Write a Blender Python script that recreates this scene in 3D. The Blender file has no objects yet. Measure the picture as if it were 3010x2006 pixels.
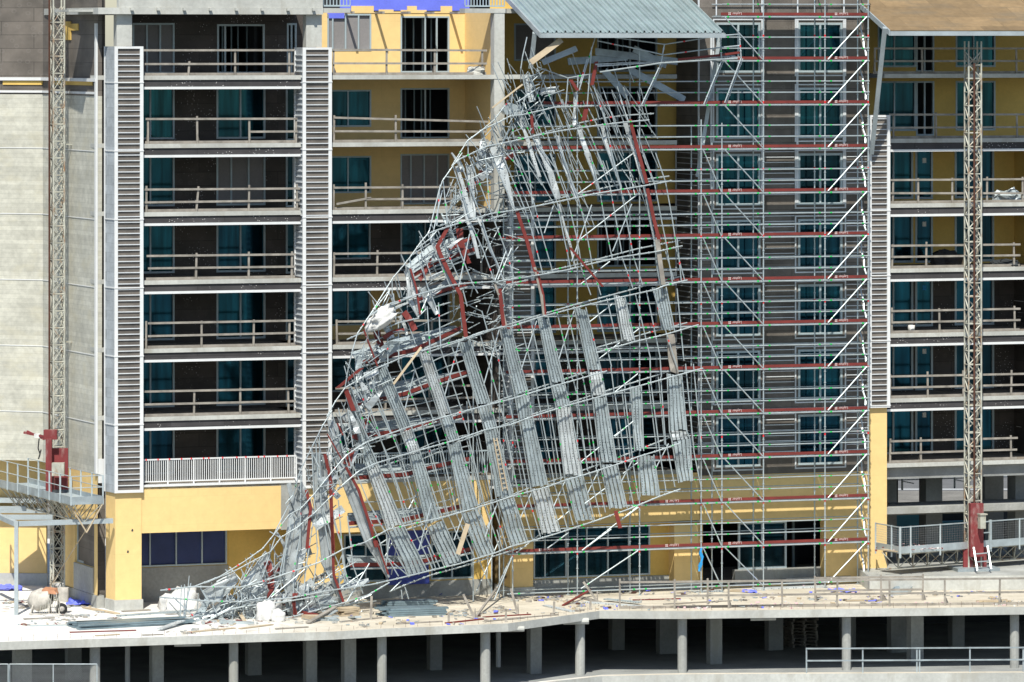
import bpy, math, random
from mathutils import Vector, Matrix, noise as mnoise
random.seed(7)
S = bpy.context.scene
COL = S.collection
rad = math.radians
# ---------------------------------------------------------------- camera
FP = 15500.0            # focal length in photo pixels (photo is 3010 x 2006)
CX, HY = 1505.0, 120.0  # principal column, horizon row
H = 24.75               # eye height above the podium deck
cd = bpy.data.cameras.new('camera'); cam = bpy.data.objects.new('camera', cd); COL.objects.link(cam)
cam.location = (0, 0, H); cam.rotation_euler = (rad(90), 0, 0)
cd.sensor_width = 36; cd.lens = 36 * FP / 3010
cd.shift_y = -(1003 - HY) / 3010
cd.clip_start = 1; cd.clip_end = 4000
S.camera = cam
# ---------------------------------------------------------------- light
AF = rad(19.7)          # yaw of the facade
LD = Vector((.31 * math.cos(AF) - .64 * math.sin(AF), .31 * math.sin(AF) + .64 * math.cos(AF), -1)).normalized()
w = bpy.data.worlds.new('World'); S.world = w; w.use_nodes = True
nt = w.node_tree
sky = nt.nodes.new('ShaderNodeTexSky'); sky.sky_type = 'NISHITA'; sky.sun_disc = False
sky.sun_elevation = math.asin(-LD.z)
sky.sun_rotation = math.atan2(-LD.x, -LD.y)
sky.air_density = 1.0; sky.dust_density = .6; sky.ozone_density = 1.5
bg = nt.nodes['Background']; bg.inputs[1].default_value = .10
nt.links.new(sky.outputs[0], bg.inputs[0])
sd = bpy.data.lights.new('sun', 'SUN'); sun = bpy.data.objects.new('sun', sd); COL.objects.link(sun)
sd.energy = 5.0; sd.angle = rad(.53); sd.color = (1, .96, .86)
sun.rotation_euler = LD.to_track_quat('-Z', 'Y').to_euler(); sun.location = (0, 150, 80)
S.view_settings.view_transform = 'Standard'; S.view_settings.look = 'None'
S.view_settings.exposure = .32; S.view_settings.gamma = 1
# ---------------------------------------------------------------- frames and rays
class Fr:
    def __init__(s, O, ang):
        s.O = Vector((O[0], O[1])); s.U = Vector((math.cos(ang), math.sin(ang))); s.N = Vector((math.sin(ang), -math.cos(ang)))
    def pt(s, u, v, z):
        p = s.O + s.U * u + s.N * v
        return Vector((p.x, p.y, z))
    def P(s, px, py, v=0):                       # photo ray met with the plane v
        dx = (px - CX) / FP
        t = (v + s.O.dot(s.N)) / (dx * s.N.x + s.N.y)
        return Vector((dx * t, t, H - (py - HY) / FP * t))
    def u(s, px, v=0):
        p = s.P(px, 0, v); return (Vector((p.x, p.y)) - s.O).dot(s.U)
    def z(s, px, py, v=0): return s.P(px, py, v).z
F = Fr((0, 235), AF)
def fr2(a, b):                                  # frame whose plane runs through a and b
    return Fr((a[0], a[1]), math.atan2(b[1] - a[1], b[0] - a[0]))
def D(px, py, z=0.0):                           # photo ray met with a level plane
    t = (H - z) * FP / (py - HY)
    return Vector(((px - CX) / FP * t, t, z))
def Y(px, py, y):                               # photo ray at depth y
    return Vector(((px - CX) / FP * y, y, H - (py - HY) / FP * y))
Z3 = Vector((0, 0, 1))
# ---------------------------------------------------------------- mesh builder
class MB:
    def __init__(s): s.v = []; s.f = []; s.m = []
    def add(s, vs, fs, m=0):
        o = len(s.v); s.v += [tuple(p) for p in vs]
        for f in fs: s.f.append([i + o for i in f]); s.m.append(m)
    def quad(s, a, b, c, d, m=0): s.add([a, b, c, d], [(0, 1, 2, 3)], m)
    def hexa(s, b, t, m=0):                     # two quads: bottom ring, top ring
        s.add(list(b) + list(t), [(3, 2, 1, 0), (4, 5, 6, 7), (0, 1, 5, 4), (1, 2, 6, 5), (2, 3, 7, 6), (3, 0, 4, 7)], m)
    def box(s, fr, u0, u1, v0, v1, z0, z1, m=0):
        if u0 > u1: u0, u1 = u1, u0
        if v0 > v1: v0, v1 = v1, v0
        if z0 > z1: z0, z1 = z1, z0
        p = fr.pt
        s.hexa([p(u0, v1, z0), p(u1, v1, z0), p(u1, v0, z0), p(u0, v0, z0)], [p(u0, v1, z1), p(u1, v1, z1), p(u1, v0, z1), p(u0, v0, z1)], m)
    def tube(s, a, b, r, m=0, n=6, r2=None):
        a = Vector(a); b = Vector(b); d = b - a
        if d.length < 1e-5: return
        d.normalize(); k = d.orthogonal().normalized(); l = d.cross(k)
        r2 = r if r2 is None else r2
        ring = lambda c, R: [c + (k * math.cos(2 * math.pi * i / n) + l * math.sin(2 * math.pi * i / n)) * R for i in range(n)]
        fs = [(i, (i + 1) % n, n + (i + 1) % n, n + i) for i in range(n)] + [tuple(range(n - 1, -1, -1)), tuple(range(n, 2 * n))]
        s.add(ring(a, r) + ring(b, r2), fs, m)
    def path(s, pts, r, m=0, n=6):
        for a, b in zip(pts, pts[1:]): s.tube(a, b, r, m, n)
    def bar(s, a, b, w, h, up=Z3, m=0):         # rectangular bar a to b, w across, h along up
        a = Vector(a); b = Vector(b); d = (b - a)
        if d.length < 1e-5: return
        d.normalize(); k = d.cross(Vector(up))
        if k.length < 1e-4: k = d.orthogonal()
        k.normalize(); l = k.cross(d).normalized(); k = k * (w / 2); l = l * (h / 2)
        s.hexa([a - k - l, a + k - l, a + k + l, a - k + l], [b - k - l, b + k - l, b + k + l, b - k + l], m)
    def ribbon(s, L, R, th, m=0, nrm=None):     # slab between two polylines
        for i in range(len(L) - 1):
            a, b, c, d = L[i], R[i], R[i + 1], L[i + 1]
            n = (b - a).cross(d - a) if nrm is None else Vector(nrm)
            if n.length < 1e-6: n = Vector((0, -1, 0))
            n = n.normalized() * th
            if n.y > 0: n = -n
            s.hexa([a, b, c, d], [a - n, b - n, c - n, d - n], m)
    def prism(s, poly, z0, z1, m=0, cap=True):
        n = len(poly); vs = [Vector((p[0], p[1], z0)) for p in poly] + [Vector((p[0], p[1], z1)) for p in poly]
        fs = [(i, (i + 1) % n, n + (i + 1) % n, n + i) for i in range(n)]
        if cap: fs += [tuple(range(n - 1, -1, -1)), tuple(range(n, 2 * n))]
        s.add(vs, fs, m)
    def lump(s, c, rx, ry, rz, seed, m=0, n=26, k=16, rough=.25, flat=True):
        o = Vector((seed * 3.7, seed * 1.3, seed * 2.1)); vs = []; fs = []
        sp = lambda x: math.copysign(abs(x) ** .72, x)
        for j in range(k + 1):
            t = math.pi * j / k
            for i in range(n):
                a = 2 * math.pi * i / n; d = Vector((sp(math.cos(a)) * sp(math.sin(t)), sp(math.sin(a)) * sp(math.sin(t)), sp(math.cos(t))))
                q = 1 + rough * (mnoise.noise(d * 1.6 + o) * 1.1 + mnoise.noise(d * 4.5 + o) * .55 + abs(mnoise.noise(d * 9 + o)) * .35)
                z = d.z if not flat else max(d.z, -.35)
                vs.append(Vector((c[0] + rx * q * d.x, c[1] + ry * q * d.y, c[2] + rz * z * (q if z > -.3 else 1))))
        for j in range(k):
            for i in range(n): fs.append((j * n + i, (j + 1) * n + i, (j + 1) * n + (i + 1) % n, j * n + (i + 1) % n))
        s.add(vs, fs, m)
    def build(s, name, mats, parent=None, smooth=False):
        me = bpy.data.meshes.new(name)
        me.from_pydata(s.v, [], s.f)
        for mm in (mats if isinstance(mats, (list, tuple)) else [mats]): me.materials.append(mm)
        me.polygons.foreach_set('material_index', s.m)
        if smooth: me.polygons.foreach_set('use_smooth', [True] * len(s.f))
        o = bpy.data.objects.new(name, me); COL.objects.link(o)
        if parent is not None:
            o.parent = parent
            if parent.type == 'EMPTY': o.location = -parent.location
        elif s.v:                                # top-level mesh: origin at its base
            xs = [p[0] for p in s.v]; ys = [p[1] for p in s.v]; zs = [p[2] for p in s.v]
            c = Vector(((min(xs) + max(xs)) / 2, (min(ys) + max(ys)) / 2, min(zs)))
            me.transform(Matrix.Translation(-c)); o.location = c
        me.update()
        return o
def tag(o, label, cat, group=None):
    o['label'] = label; o['category'] = cat
    if group: o['group'] = group
    return o
def thing(name, loc, label, cat, group=None):
    o = bpy.data.objects.new(name, None); COL.objects.link(o); o.location = loc; o.empty_display_size = .3
    return tag(o, label, cat, group)
SL = {'ground': 'grey gravel ground around and below the block', 'road': 'asphalt road beyond the open ground storey', 'path': 'sandy verge beyond the road', 'lawn': 'green grass far beyond the block', 'road_marking': 'pale painted lines along the road', 'added_water': 'unseen dark sea sheet added in front for teal reflections in the glass', 'car_park_floor': 'grey concrete floor of the open car park'}
def struct(o): o['kind'] = 'structure'; o['label'] = SL[o.name]; o['category'] = o.name.replace('_', ' '); return o
# ---------------------------------------------------------------- materials
def nodes(name):
    m = bpy.data.materials.new(name); m.use_nodes = True
    t = m.node_tree; return m, t, t.nodes['Principled BSDF'], t.links
def ramp(t, fac, stops):
    r = t.nodes.new('ShaderNodeValToRGB'); e = r.color_ramp.elements
    while len(e) < len(stops): e.new(.5)
    for k, (p, c) in zip(e, stops): k.position = p; k.color = (*c, 1)
    t.links.new(fac, r.inputs[0]); return r.outputs[0]
def noise(t, vec, scale, detail=5, rough=.55):
    n = t.nodes.new('ShaderNodeTexNoise'); n.inputs['Scale'].default_value = scale; n.inputs['Detail'].default_value = detail
    n.inputs['Roughness'].default_value = rough
    t.links.new(vec, n.inputs['Vector']); return n.outputs['Fac']
def coords(t, sc=(1, 1, 1), facade=False):
    c = t.nodes.new('ShaderNodeTexCoord'); mp = t.nodes.new('ShaderNodeMapping')
    t.links.new(c.outputs['Object'], mp.inputs[0])
    if facade: mp.inputs['Rotation'].default_value = (0, 0, -AF)
    mp.inputs['Scale'].default_value = sc
    return mp.outputs[0]
def uz(t):                                       # (along facade, height, depth)
    v = coords(t, facade=True); s = t.nodes.new('ShaderNodeSeparateXYZ'); c = t.nodes.new('ShaderNodeCombineXYZ')
    t.links.new(v, s.inputs[0]); t.links.new(s.outputs[0], c.inputs[0]); t.links.new(s.outputs[2], c.inputs[1]); t.links.new(s.outputs[1], c.inputs[2])
    return c.outputs[0]
def mixc(t, fac, a, b, mode='MIX'):
    n = t.nodes.new('ShaderNodeMix'); n.data_type = 'RGBA'; n.blend_type = mode
    for k, val in ((0, fac), (6, a), (7, b)):
        if hasattr(val, 'is_linked') or hasattr(val, 'links'): t.links.new(val, n.inputs[k])
        elif k == 0: n.inputs[0].default_value = val
        else: n.inputs[k].default_value = (*val, 1)
    return n.outputs[2]
def mul(c, k): return tuple(min(1, x * k) for x in c)
def mat(name, col, rough=.8, metal=0, var=.2, scale=.7, streak=0, fine=.12, bump=0, dirt=None, spec=.4):
    m, t, b, L = nodes(name)
    v = coords(t, (1, 1, 1 if not streak else streak))
    c = ramp(t, noise(t, v, scale, 6), [(.3, mul(col, 1 - var)), (.7, mul(col, 1 + var))])
    if fine:
        f = ramp(t, noise(t, coords(t), scale * 14, 4), [(.3, (1 - fine,) * 3), (.7, (1 + 0,) * 3)])
        c = mixc(t, 1, c, f, 'MULTIPLY')
    if dirt:
        fac = ramp(t, noise(t, coords(t, (1, 1, .35)), scale * 1.7, 8, .65), [(.52, (0, 0, 0)), (.68, (1, 1, 1))])
        c = mixc(t, fac, c, dirt)
    L.new(c, b.inputs['Base Color'])
    b.inputs['Roughness'].default_value = rough; b.inputs['Metallic'].default_value = metal
    b.inputs['Specular IOR Level'].default_value = spec
    if bump:
        bp = t.nodes.new('ShaderNodeBump'); bp.inputs['Strength'].default_value = bump; bp.inputs['Distance'].default_value = .03
        L.new(noise(t, coords(t), scale * 9, 6), bp.inputs['Height']); L.new(bp.outputs[0], b.inputs['Normal'])
    return m
def sheathing(name, col, marks=.45, flecks=True):
    m, t, b, L = nodes(name); v = uz(t)
    c = ramp(t, noise(t, v, .9, 6), [(.3, mul(col, .72)), (.7, mul(col, 1.35))])
    br = t.nodes.new('ShaderNodeTexBrick'); L.new(v, br.inputs['Vector'])          # lapped sheets
    br.inputs['Scale'].default_value = 1; br.inputs['Brick Width'].default_value = 2.44; br.inputs['Row Height'].default_value = .61
    br.inputs['Mortar Size'].default_value = .012; br.inputs['Color1'].default_value = (.75, .75, .75, 1); br.inputs['Color2'].default_value = (1.1, 1.1, 1.1, 1); br.inputs['Mortar'].default_value = (.45, .45, .45, 1)
    c = mixc(t, 1, c, br.outputs[0], 'MULTIPLY')
    vo = t.nodes.new('ShaderNodeTexVoronoi'); vo.voronoi_dimensions = '2D'; vo.inputs['Scale'].default_value = 1.9; vo.inputs['Randomness'].default_value = .7; L.new(v, vo.inputs['Vector'])
    ring = ramp(t, vo.outputs['Distance'], [(.08, (0, 0, 0)), (.12, (1, 1, 1)), (.17, (1, 1, 1)), (.2, (0, 0, 0))])
    k = t.nodes.new('ShaderNodeMath'); k.operation = 'MULTIPLY'; L.new(ring, k.inputs[0]); k.inputs[1].default_value = marks * .12
    c = mixc(t, k.outputs[0], c, (.3, .28, .26))
    if flecks:
        v2 = t.nodes.new('ShaderNodeTexVoronoi'); v2.voronoi_dimensions = '2D'; v2.inputs['Scale'].default_value = 5.5; L.new(v, v2.inputs['Vector'])
        dot = ramp(t, v2.outputs['Distance'], [(.055, (1, 1, 1)), (.10, (0, 0, 0))])
        gate = ramp(t, noise(t, v, 1.1, 3), [(.53, (0, 0, 0)), (.6, (1, 1, 1))])
        c = mixc(t, mixc(t, 1, dot, gate, 'MULTIPLY'), c, (.7, .68, .66))
    L.new(c, b.inputs['Base Color']); b.inputs['Roughness'].default_value = .75
    return m
def boards(name, col, bw, rh, c1=.8, c2=1.15, mort=.55, msize=.012, rough=.8, plane='uz', stain=None, nlo=.78):
    m, t, b, L = nodes(name)
    if plane == 'uz': v = uz(t)
    else: v = coords(t, facade=True)
    br = t.nodes.new('ShaderNodeTexBrick'); L.new(v, br.inputs['Vector']); br.inputs['Scale'].default_value = 1
    br.inputs['Brick Width'].default_value = bw; br.inputs['Row Height'].default_value = rh; br.inputs['Mortar Size'].default_value = msize
    br.inputs['Color1'].default_value = (*mul(col, c1), 1); br.inputs['Color2'].default_value = (*mul(col, c2), 1); br.inputs['Mortar'].default_value = (*mul(col, mort), 1)
    n = ramp(t, noise(t, v, .8, 7), [(.3, (nlo,) * 3), (.7, (1.0, 1.0, 1.0))])
    c = mixc(t, 1, br.outputs[0], n, 'MULTIPLY')
    c = mixc(t, 1, c, ramp(t, noise(t, v, 3.1, 6, .7), [(.3, (nlo - .05,) * 3), (.65, (1, 1, 1))]), 'MULTIPLY')
    if stain:
        vs = t.nodes.new('ShaderNodeMapping'); vs.inputs['Scale'].default_value = (.5, 1.6, 1); L.new(v, vs.inputs[0])
        fac = ramp(t, noise(t, vs.outputs[0], .8, 8, .65), [(.5, (0, 0, 0)), (.75, (.8, .8, .8))]); c = mixc(t, fac, c, stain)
    L.new(c, b.inputs['Base Color']); b.inputs['Roughness'].default_value = rough
    return m
def glass(name, col, lines=True):
    m, t, b, L = nodes(name); v = uz(t)
    mp = t.nodes.new('ShaderNodeMapping'); mp.inputs['Scale'].default_value = (2.2, .12, 1); L.new(v, mp.inputs[0])
    c = ramp(t, noise(t, mp.outputs[0], 2.0, 3), [(.3, mul(col, .5)), (.7, mul(col, 1.3))])
    c = mixc(t, 1, c, ramp(t, noise(t, v, .45, 2), [(.35, (.7, .7, .72)), (.65, (1.15, 1.15, 1.1))]), 'MULTIPLY')
    L.new(c, b.inputs['Base Color']); b.inputs['Roughness'].default_value = .08; b.inputs['Metallic'].default_value = .8
    return m
def perforated(name, col):
    m, t, b, L = nodes(name); v = coords(t)
    c = ramp(t, noise(t, v, 1.6, 7, .65), [(.28, mul(col, .68)), (.72, mul(col, 1.15))])
    vo = t.nodes.new('ShaderNodeTexVoronoi'); vo.inputs['Scale'].default_value = 9; vo.inputs['Randomness'].default_value = .35; L.new(v, vo.inputs['Vector'])
    d = ramp(t, vo.outputs['Distance'], [(.22, (.35, .36, .37)), (.3, (1, 1, 1))])
    c = mixc(t, 1, c, d, 'MULTIPLY')
    fac = ramp(t, noise(t, coords(t, (1, 1, .4)), 1.1, 8, .7), [(.57, (0, 0, 0)), (.75, (1, 1, 1))]); c = mixc(t, fac, c, (.34, .33, .30))
    L.new(c, b.inputs['Base Color']); b.inputs['Roughness'].default_value = .55; b.inputs['Metallic'].default_value = .25
    return m
K = {}
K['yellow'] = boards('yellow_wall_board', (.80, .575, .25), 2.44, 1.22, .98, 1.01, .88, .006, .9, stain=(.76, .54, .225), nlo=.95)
K['yellow2'] = mat('yellow_wall_board_darker', (.68, .46, .13), .85, var=.1, scale=.6, fine=.08)  # darker, more saturated yellow for set-back walls and foam scraps
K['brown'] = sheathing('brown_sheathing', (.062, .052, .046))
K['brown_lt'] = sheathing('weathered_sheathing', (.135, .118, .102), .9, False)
K['band'] = sheathing('dark_fascia_sheathing', (.045, .042, .044), .2)
K['white'] = mat('white_trim', (.68, .69, .69), .5, var=.05, scale=2, fine=.05)
K['batten'] = mat('pale_metal_batten', (.66, .69, .72), .5, .1, var=.08, scale=2)
K['conc'] = mat('concrete', (.35, .355, .335), .9, var=.22, scale=.6, streak=.5, fine=.18, bump=.25, dirt=(.27, .27, .24))
K['conc_pale'] = mat('pale_concrete', (.47, .475, .445), .9, var=.2, scale=.5, streak=.4, fine=.15, bump=.2, dirt=(.34, .33, .29))
K['floor'] = mat('dusty_concrete_floor', (.23, .20, .165), .95, var=.3, scale=1.2, fine=.2)
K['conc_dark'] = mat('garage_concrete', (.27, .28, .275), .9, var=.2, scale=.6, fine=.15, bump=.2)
K['siding'] = boards('pale_lapped_siding', (.62, .61, .53), 14, .205, .88, 1.05, .78, .008, .85, stain=(.47, .44, .33))
K['panel'] = boards('grey_side_panels', (.46, .50, .53), .9, .42, .88, 1.05, .75, .01)
K['glass'] = glass('teal_glass', (.006, .062, .095))
K['glass_b'] = glass('sea_green_glass', (.006, .064, .104)); K['glass_c'] = glass('deep_blue_glass', (.005, .050, .085))
K['glass_dk'] = glass('dark_glass', (.004, .032, .05))
K['frame'] = mat('window_frame', (.42, .50, .53), .45, .2, var=.08, scale=2)
K['grey'] = mat('grey_board_infill', (.235, .225, .225), .85, var=.08, scale=.8)
K['blueboard'] = mat('dark_blue_film', (.028, .045, .14), .6, var=.15, scale=1)
K['violet'] = mat('violet_blue_membrane', (.15, .19, .78), .6, var=.1, scale=1)
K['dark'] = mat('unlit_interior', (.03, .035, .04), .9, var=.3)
K['stud'] = mat('galvanised_stud', (.22, .30, .33), .5, .3)
K['galv'] = mat('galvanised_tube', (.48, .54, .56), .38, .45, var=.15, scale=2.2, fine=.1)
K['galv_dk'] = mat('dull_galvanised_tube', (.36, .41, .43), .5, .4, var=.25, scale=2)
K['plank'] = perforated('steel_scaffold_plank', (.38, .44, .46))
K['plank_lt'] = perforated('clean_steel_scaffold_plank', (.56, .60, .61))
K['sheet'] = mat('bent_steel_sheet', (.42, .455, .465), .5, .3, var=.22, scale=1.3, fine=.15)
K['toe'] = mat('red_toe_board', (.18, .030, .024), .6, var=.2, scale=1.5)
K['red'] = mat('red_machine_paint', (.19, .032, .034), .7, var=.25, scale=2, dirt=(.27, .15, .14))
K['redmark'] = mat('red_marking', (.75, .03, .04), .5, var=.05)
K['greenmark'] = mat('green_marking', (.02, .5, .1), .5, var=.05)
K['yelmark'] = mat('yellow_marking', (.8, .7, .1), .5, var=.05)
K['wood'] = mat('weathered_timber', (.30, .275, .24), .85, var=.3, scale=2.5, fine=.2)
K['timber'] = mat('raw_timber', (.46, .375, .26), .8, var=.2, scale=2)
K['ply'] = boards('roof_plywood', (.27, .185, .095), 2.4, 1.2, .8, 1.1, .75, .02, .9, plane='uv', stain=(.13, .11, .08))
K['roof'] = mat('zinc_roof_sheet', (.36, .445, .45), .4, .45, var=.14, scale=1.1, fine=.06, dirt=(.36, .43, .44))
K['steel'] = mat('grey_painted_steel', (.38, .43, .45), .5, .2, var=.15, scale=1.2)
K['mast'] = mat('mast_steel', (.44, .44, .38), .55, .2, var=.25, scale=2.5, dirt=(.26, .15, .08))
K['rust'] = mat('rusty_pipe', (.085, .035, .022), .8, var=.3, scale=2)
K['bag'] = mat('white_woven_sack', (.66, .66, .645), .85, var=.16, scale=3, fine=.2, bump=.8)
K['tarp'] = mat('blue_tarpaulin', (.05, .075, .36), .55, var=.2, scale=1.5, bump=.3)
K['cyan'] = mat('bright_blue_cloth', (.02, .28, .62), .6, var=.1)
K['deck_t'] = mat('podium_concrete', (.62, .52, .37), .9, var=.2, scale=.25, fine=.15, bump=.1, dirt=(.45, .38, .27))
def deck_mat():
    m, t, b, L = nodes('podium_surface'); v = coords(t)
    tan = ramp(t, noise(t, v, .5, 7), [(.3, (.44, .395, .31)), (.7, (.60, .545, .45))])
    pale = ramp(t, noise(t, v, .8, 6), [(.3, (.60, .59, .56)), (.7, (.76, .75, .72))])
    sx = t.nodes.new('ShaderNodeSeparateXYZ'); L.new(v, sx.inputs[0])
    a = t.nodes.new('ShaderNodeMath'); a.operation = 'MULTIPLY_ADD'; L.new(noise(t, v, .35, 5), a.inputs[0]); a.inputs[1].default_value = 9; L.new(sx.outputs[0], a.inputs[2])
    mr = t.nodes.new('ShaderNodeMapRange'); L.new(a.outputs[0], mr.inputs[0]); mr.inputs[1].default_value = -9; mr.inputs[2].default_value = -2
    c = mixc(t, mr.outputs[0], pale, tan)
    st = ramp(t, noise(t, v, 1.3, 8, .7), [(.52, (0, 0, 0)), (.72, (.8, .8, .8))]); c = mixc(t, st, c, (.33, .29, .22))
    L.new(c, b.inputs['Base Color']); b.inputs['Roughness'].default_value = .9
    return m
K['deck_t'] = deck_mat()
K['pink'] = mat('pink_insulation', (.72, .5, .53), .95, var=.15, scale=3)
K['bluepanel'] = mat('light_blue_board', (.09, .32, .42), .6, var=.15, scale=.7)
K['rub'] = mat('black_rubber', (.025, .025, .025), .8)
K['letter'] = mat('pale_lettering', (.62, .48, .46), .7, var=.02)
K['paper'] = mat('white_paper', (.8, .82, .82), .9, var=.02)
K['wire'] = mat('galvanised_wire', (.34, .36, .37), .5, .3)
K['added_water'] = mat('added_sea_water', (.004, .05, .07), .12, var=.3, scale=.05, fine=.1, spec=.5)
K['grass'] = mat('grass', (.09, .13, .03), .95, var=.5, scale=1.2, fine=.4)
K['dirt'] = mat('sandy_ground', (.32, .25, .16), .95, var=.3, scale=.4, fine=.2, bump=.3)
K['asphalt'] = mat('asphalt', (.13, .13, .13), .9, var=.15, scale=.6)
K['sandg'] = mat('grey_gravel', (.20, .19, .17), .95, var=.25, scale=.5, fine=.3, bump=.4)
G = K
# ================================================================ the ground
gm = MB(); gm.quad((-900, 196, -2.75), (900, 196, -2.75), (900, 322, -2.75), (-900, 322, -2.75)); struct(gm.build('ground', K['sandg']))
gm = MB(); gm.quad((-300, 322.02, -2.75), (300, 322.02, -2.75), (300, 337, -2.75), (-300, 337, -2.75)); struct(gm.build('road', K['asphalt']))
gm = MB(); gm.quad((-300, 337.02, -2.75), (300, 337.02, -2.75), (300, 350, -2.75), (-300, 350, -2.75)); struct(gm.build('path', K['dirt']))
gm = MB(); gm.quad((-900, 350.02, -2.75), (900, 350.02, -2.75), (900, 1500, -2.75), (-900, 1500, -2.75)); struct(gm.build('lawn', K['grass']))
gm = MB()
gm.quad((-100, 323.0, -2.745), (200, 323.0, -2.745), (200, 323.5, -2.745), (-100, 323.5, -2.745)); gm.quad((-100, 333.0, -2.745), (200, 333.0, -2.745), (200, 333.3, -2.745), (-100, 333.3, -2.745))
struct(gm.build('road_marking', K['white']))
gm = MB(); gm.quad((-900, -900, -3.2), (900, -900, -3.2), (900, 195.9, -3.2), (-900, 195.9, -3.2)); struct(gm.build('added_water', K['added_water']))  # unseen dark sea sheet, added so the window glass reflects teal
# ================================================================ apartment building
ZS = lambda k: 23.23 - 2.97 * k              # top of floor slab k (0 = highest complete balcony)
bld = thing('apartment_building', F.pt(0, 0, 0), 'tall half finished apartment block of yellow and brown walls with open balconies', 'building')
def wall(fr, u0, u1, z0, z1, v, holes, name, m, depth=.25, parent=bld):
    mb = MB(); us = sorted({u0, u1, *[a for h in holes for a in h[:2]]}); zs = sorted({z0, z1, *[a for h in holes for a in h[2:]]})
    us = [a for a in us if u0 <= a <= u1]; zs = [a for a in zs if z0 <= a <= z1]
    for a, b in zip(us, us[1:]):
        for c, d in zip(zs, zs[1:]):
            x = (a + b) / 2; y = (c + d) / 2
            if any(h[0] < x < h[1] and h[2] < y < h[3] for h in holes): continue
            mb.quad(fr.pt(a, v, c), fr.pt(b, v, c), fr.pt(b, v, d), fr.pt(a, v, d))
    for h in holes:
        a, b, c, d = max(h[0], u0), min(h[1], u1), max(h[2], z0), min(h[3], z1); p = fr.pt
        mb.quad(p(a, v, c), p(a, v - depth, c), p(a, v - depth, d), p(a, v, d)); mb.quad(p(b, v - depth, c), p(b, v, c), p(b, v, d), p(b, v - depth, d))
        mb.quad(p(a, v, d), p(a, v - depth, d), p(b, v - depth, d), p(b, v, d)); mb.quad(p(a, v, c), p(b, v, c), p(b, v - depth, c), p(a, v - depth, c))
    return mb.build(name, m, parent)
def window(fr, u0, u1, z0, z1, v, mull=(), kind='glass', name='window', fw=.075, trans=(), parent=bld, fm=None):
    fm = fm or K['frame']; p = MB(); a = v - .10; b = v + .02
    p.box(fr, u0, u0 + fw, a, b, z0, z1); p.box(fr, u1 - fw, u1, a, b, z0, z1)
    p.box(fr, u0 + fw, u1 - fw, a, b - .003, z0, z0 + fw); p.box(fr, u0 + fw, u1 - fw, a, b - .003, z1 - fw, z1)
    for q in mull: p.box(fr, q - fw * .45, q + fw * .45, a + .01, b - .006, z0 + fw, z1 - fw)
    for q in trans: p.box(fr, u0 + fw, u1 - fw, a + .012, b - .01, q - fw * .4, q + fw * .4)
    o = p.build(name, fm, bld if parent is None else parent)
    if kind == 'glass': kind = random.choice(['glass', 'glass', 'glass_b', 'glass_c'])
    if kind != 'open':
        q = MB(); ms = sorted(mull); edges = [u0 + fw * .5] + list(ms) + [u1 - fw * .5]
        for i, (x, y) in enumerate(zip(edges, edges[1:])):
            vv = v - .05 - (.03 if i % 2 else 0)
            q.quad(fr.pt(x, vv, z0 + fw * .5), fr.pt(y, vv, z0 + fw * .5), fr.pt(y, vv, z1 - fw * .5), fr.pt(x, vv, z1 - fw * .5))
        q.build('pane' if kind.startswith('glass') else 'infill_board', K[kind], o)
    else:
        n = max(2, int((u1 - u0) / .35))
        for i in range(1, n):
            q = MB(); x = u0 + (u1 - u0) * i / n + random.uniform(-.05, .05); q.box(fr, x - .03, x + .03, v - 1.6, v - 1.52, z0, z1); q.build('stud', K['stud'], o)
    return o
uF = F.u
# ---- floor slabs with their fascia
def slab(k, px0, px1, back=-9, th=.19, fascia=True, name='floor_slab', hi=None):
    z = ZS(k); a, b = uF(px0), uF(px1); mb = MB(); mb.box(F, a, b, back, 0, z - th, z); mb.m[1] = 1; mb.build(name, [K['conc_pale'], K['floor']], bld)
    if fascia:
        mb = MB(); mb.box(F, a, b, -.32, -.06, z - .49, z - th - .002); o = mb.build('fascia_beam', K['band'], bld)
        mb = MB(); mb.box(F, a, b, -.34, -.03, z - .60, z - .492); mb.build('drip_trim', K['white'], o)
for k in range(0, 6): slab(k, 419, 889)
slab(6, 419, 889, fascia=False)
for k in range(0, 7): slab(k, 973, 1990, fascia=k >= 2)
for k in range(0, 6): slab(k, 2600, 3200, fascia=k >= 1)
slab(6, 2600, 3200, fascia=False)
mb = MB(); mb.box(F, uF(2600), uF(3200), -9, -.3, ZS(6) - .75, ZS(6) - .20); mb.build('ceiling_beam', K['conc_dark'], bld)
for k in range(0, 6):                                          # stubs of slab showing left of the first pilaster
    mb = MB(); mb.box(F, uF(284, -1.3), uF(312, -1.3), -5, -1.3, ZS(k) - .19, ZS(k)); mb.build('floor_slab', K['conc_pale'], bld)
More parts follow.
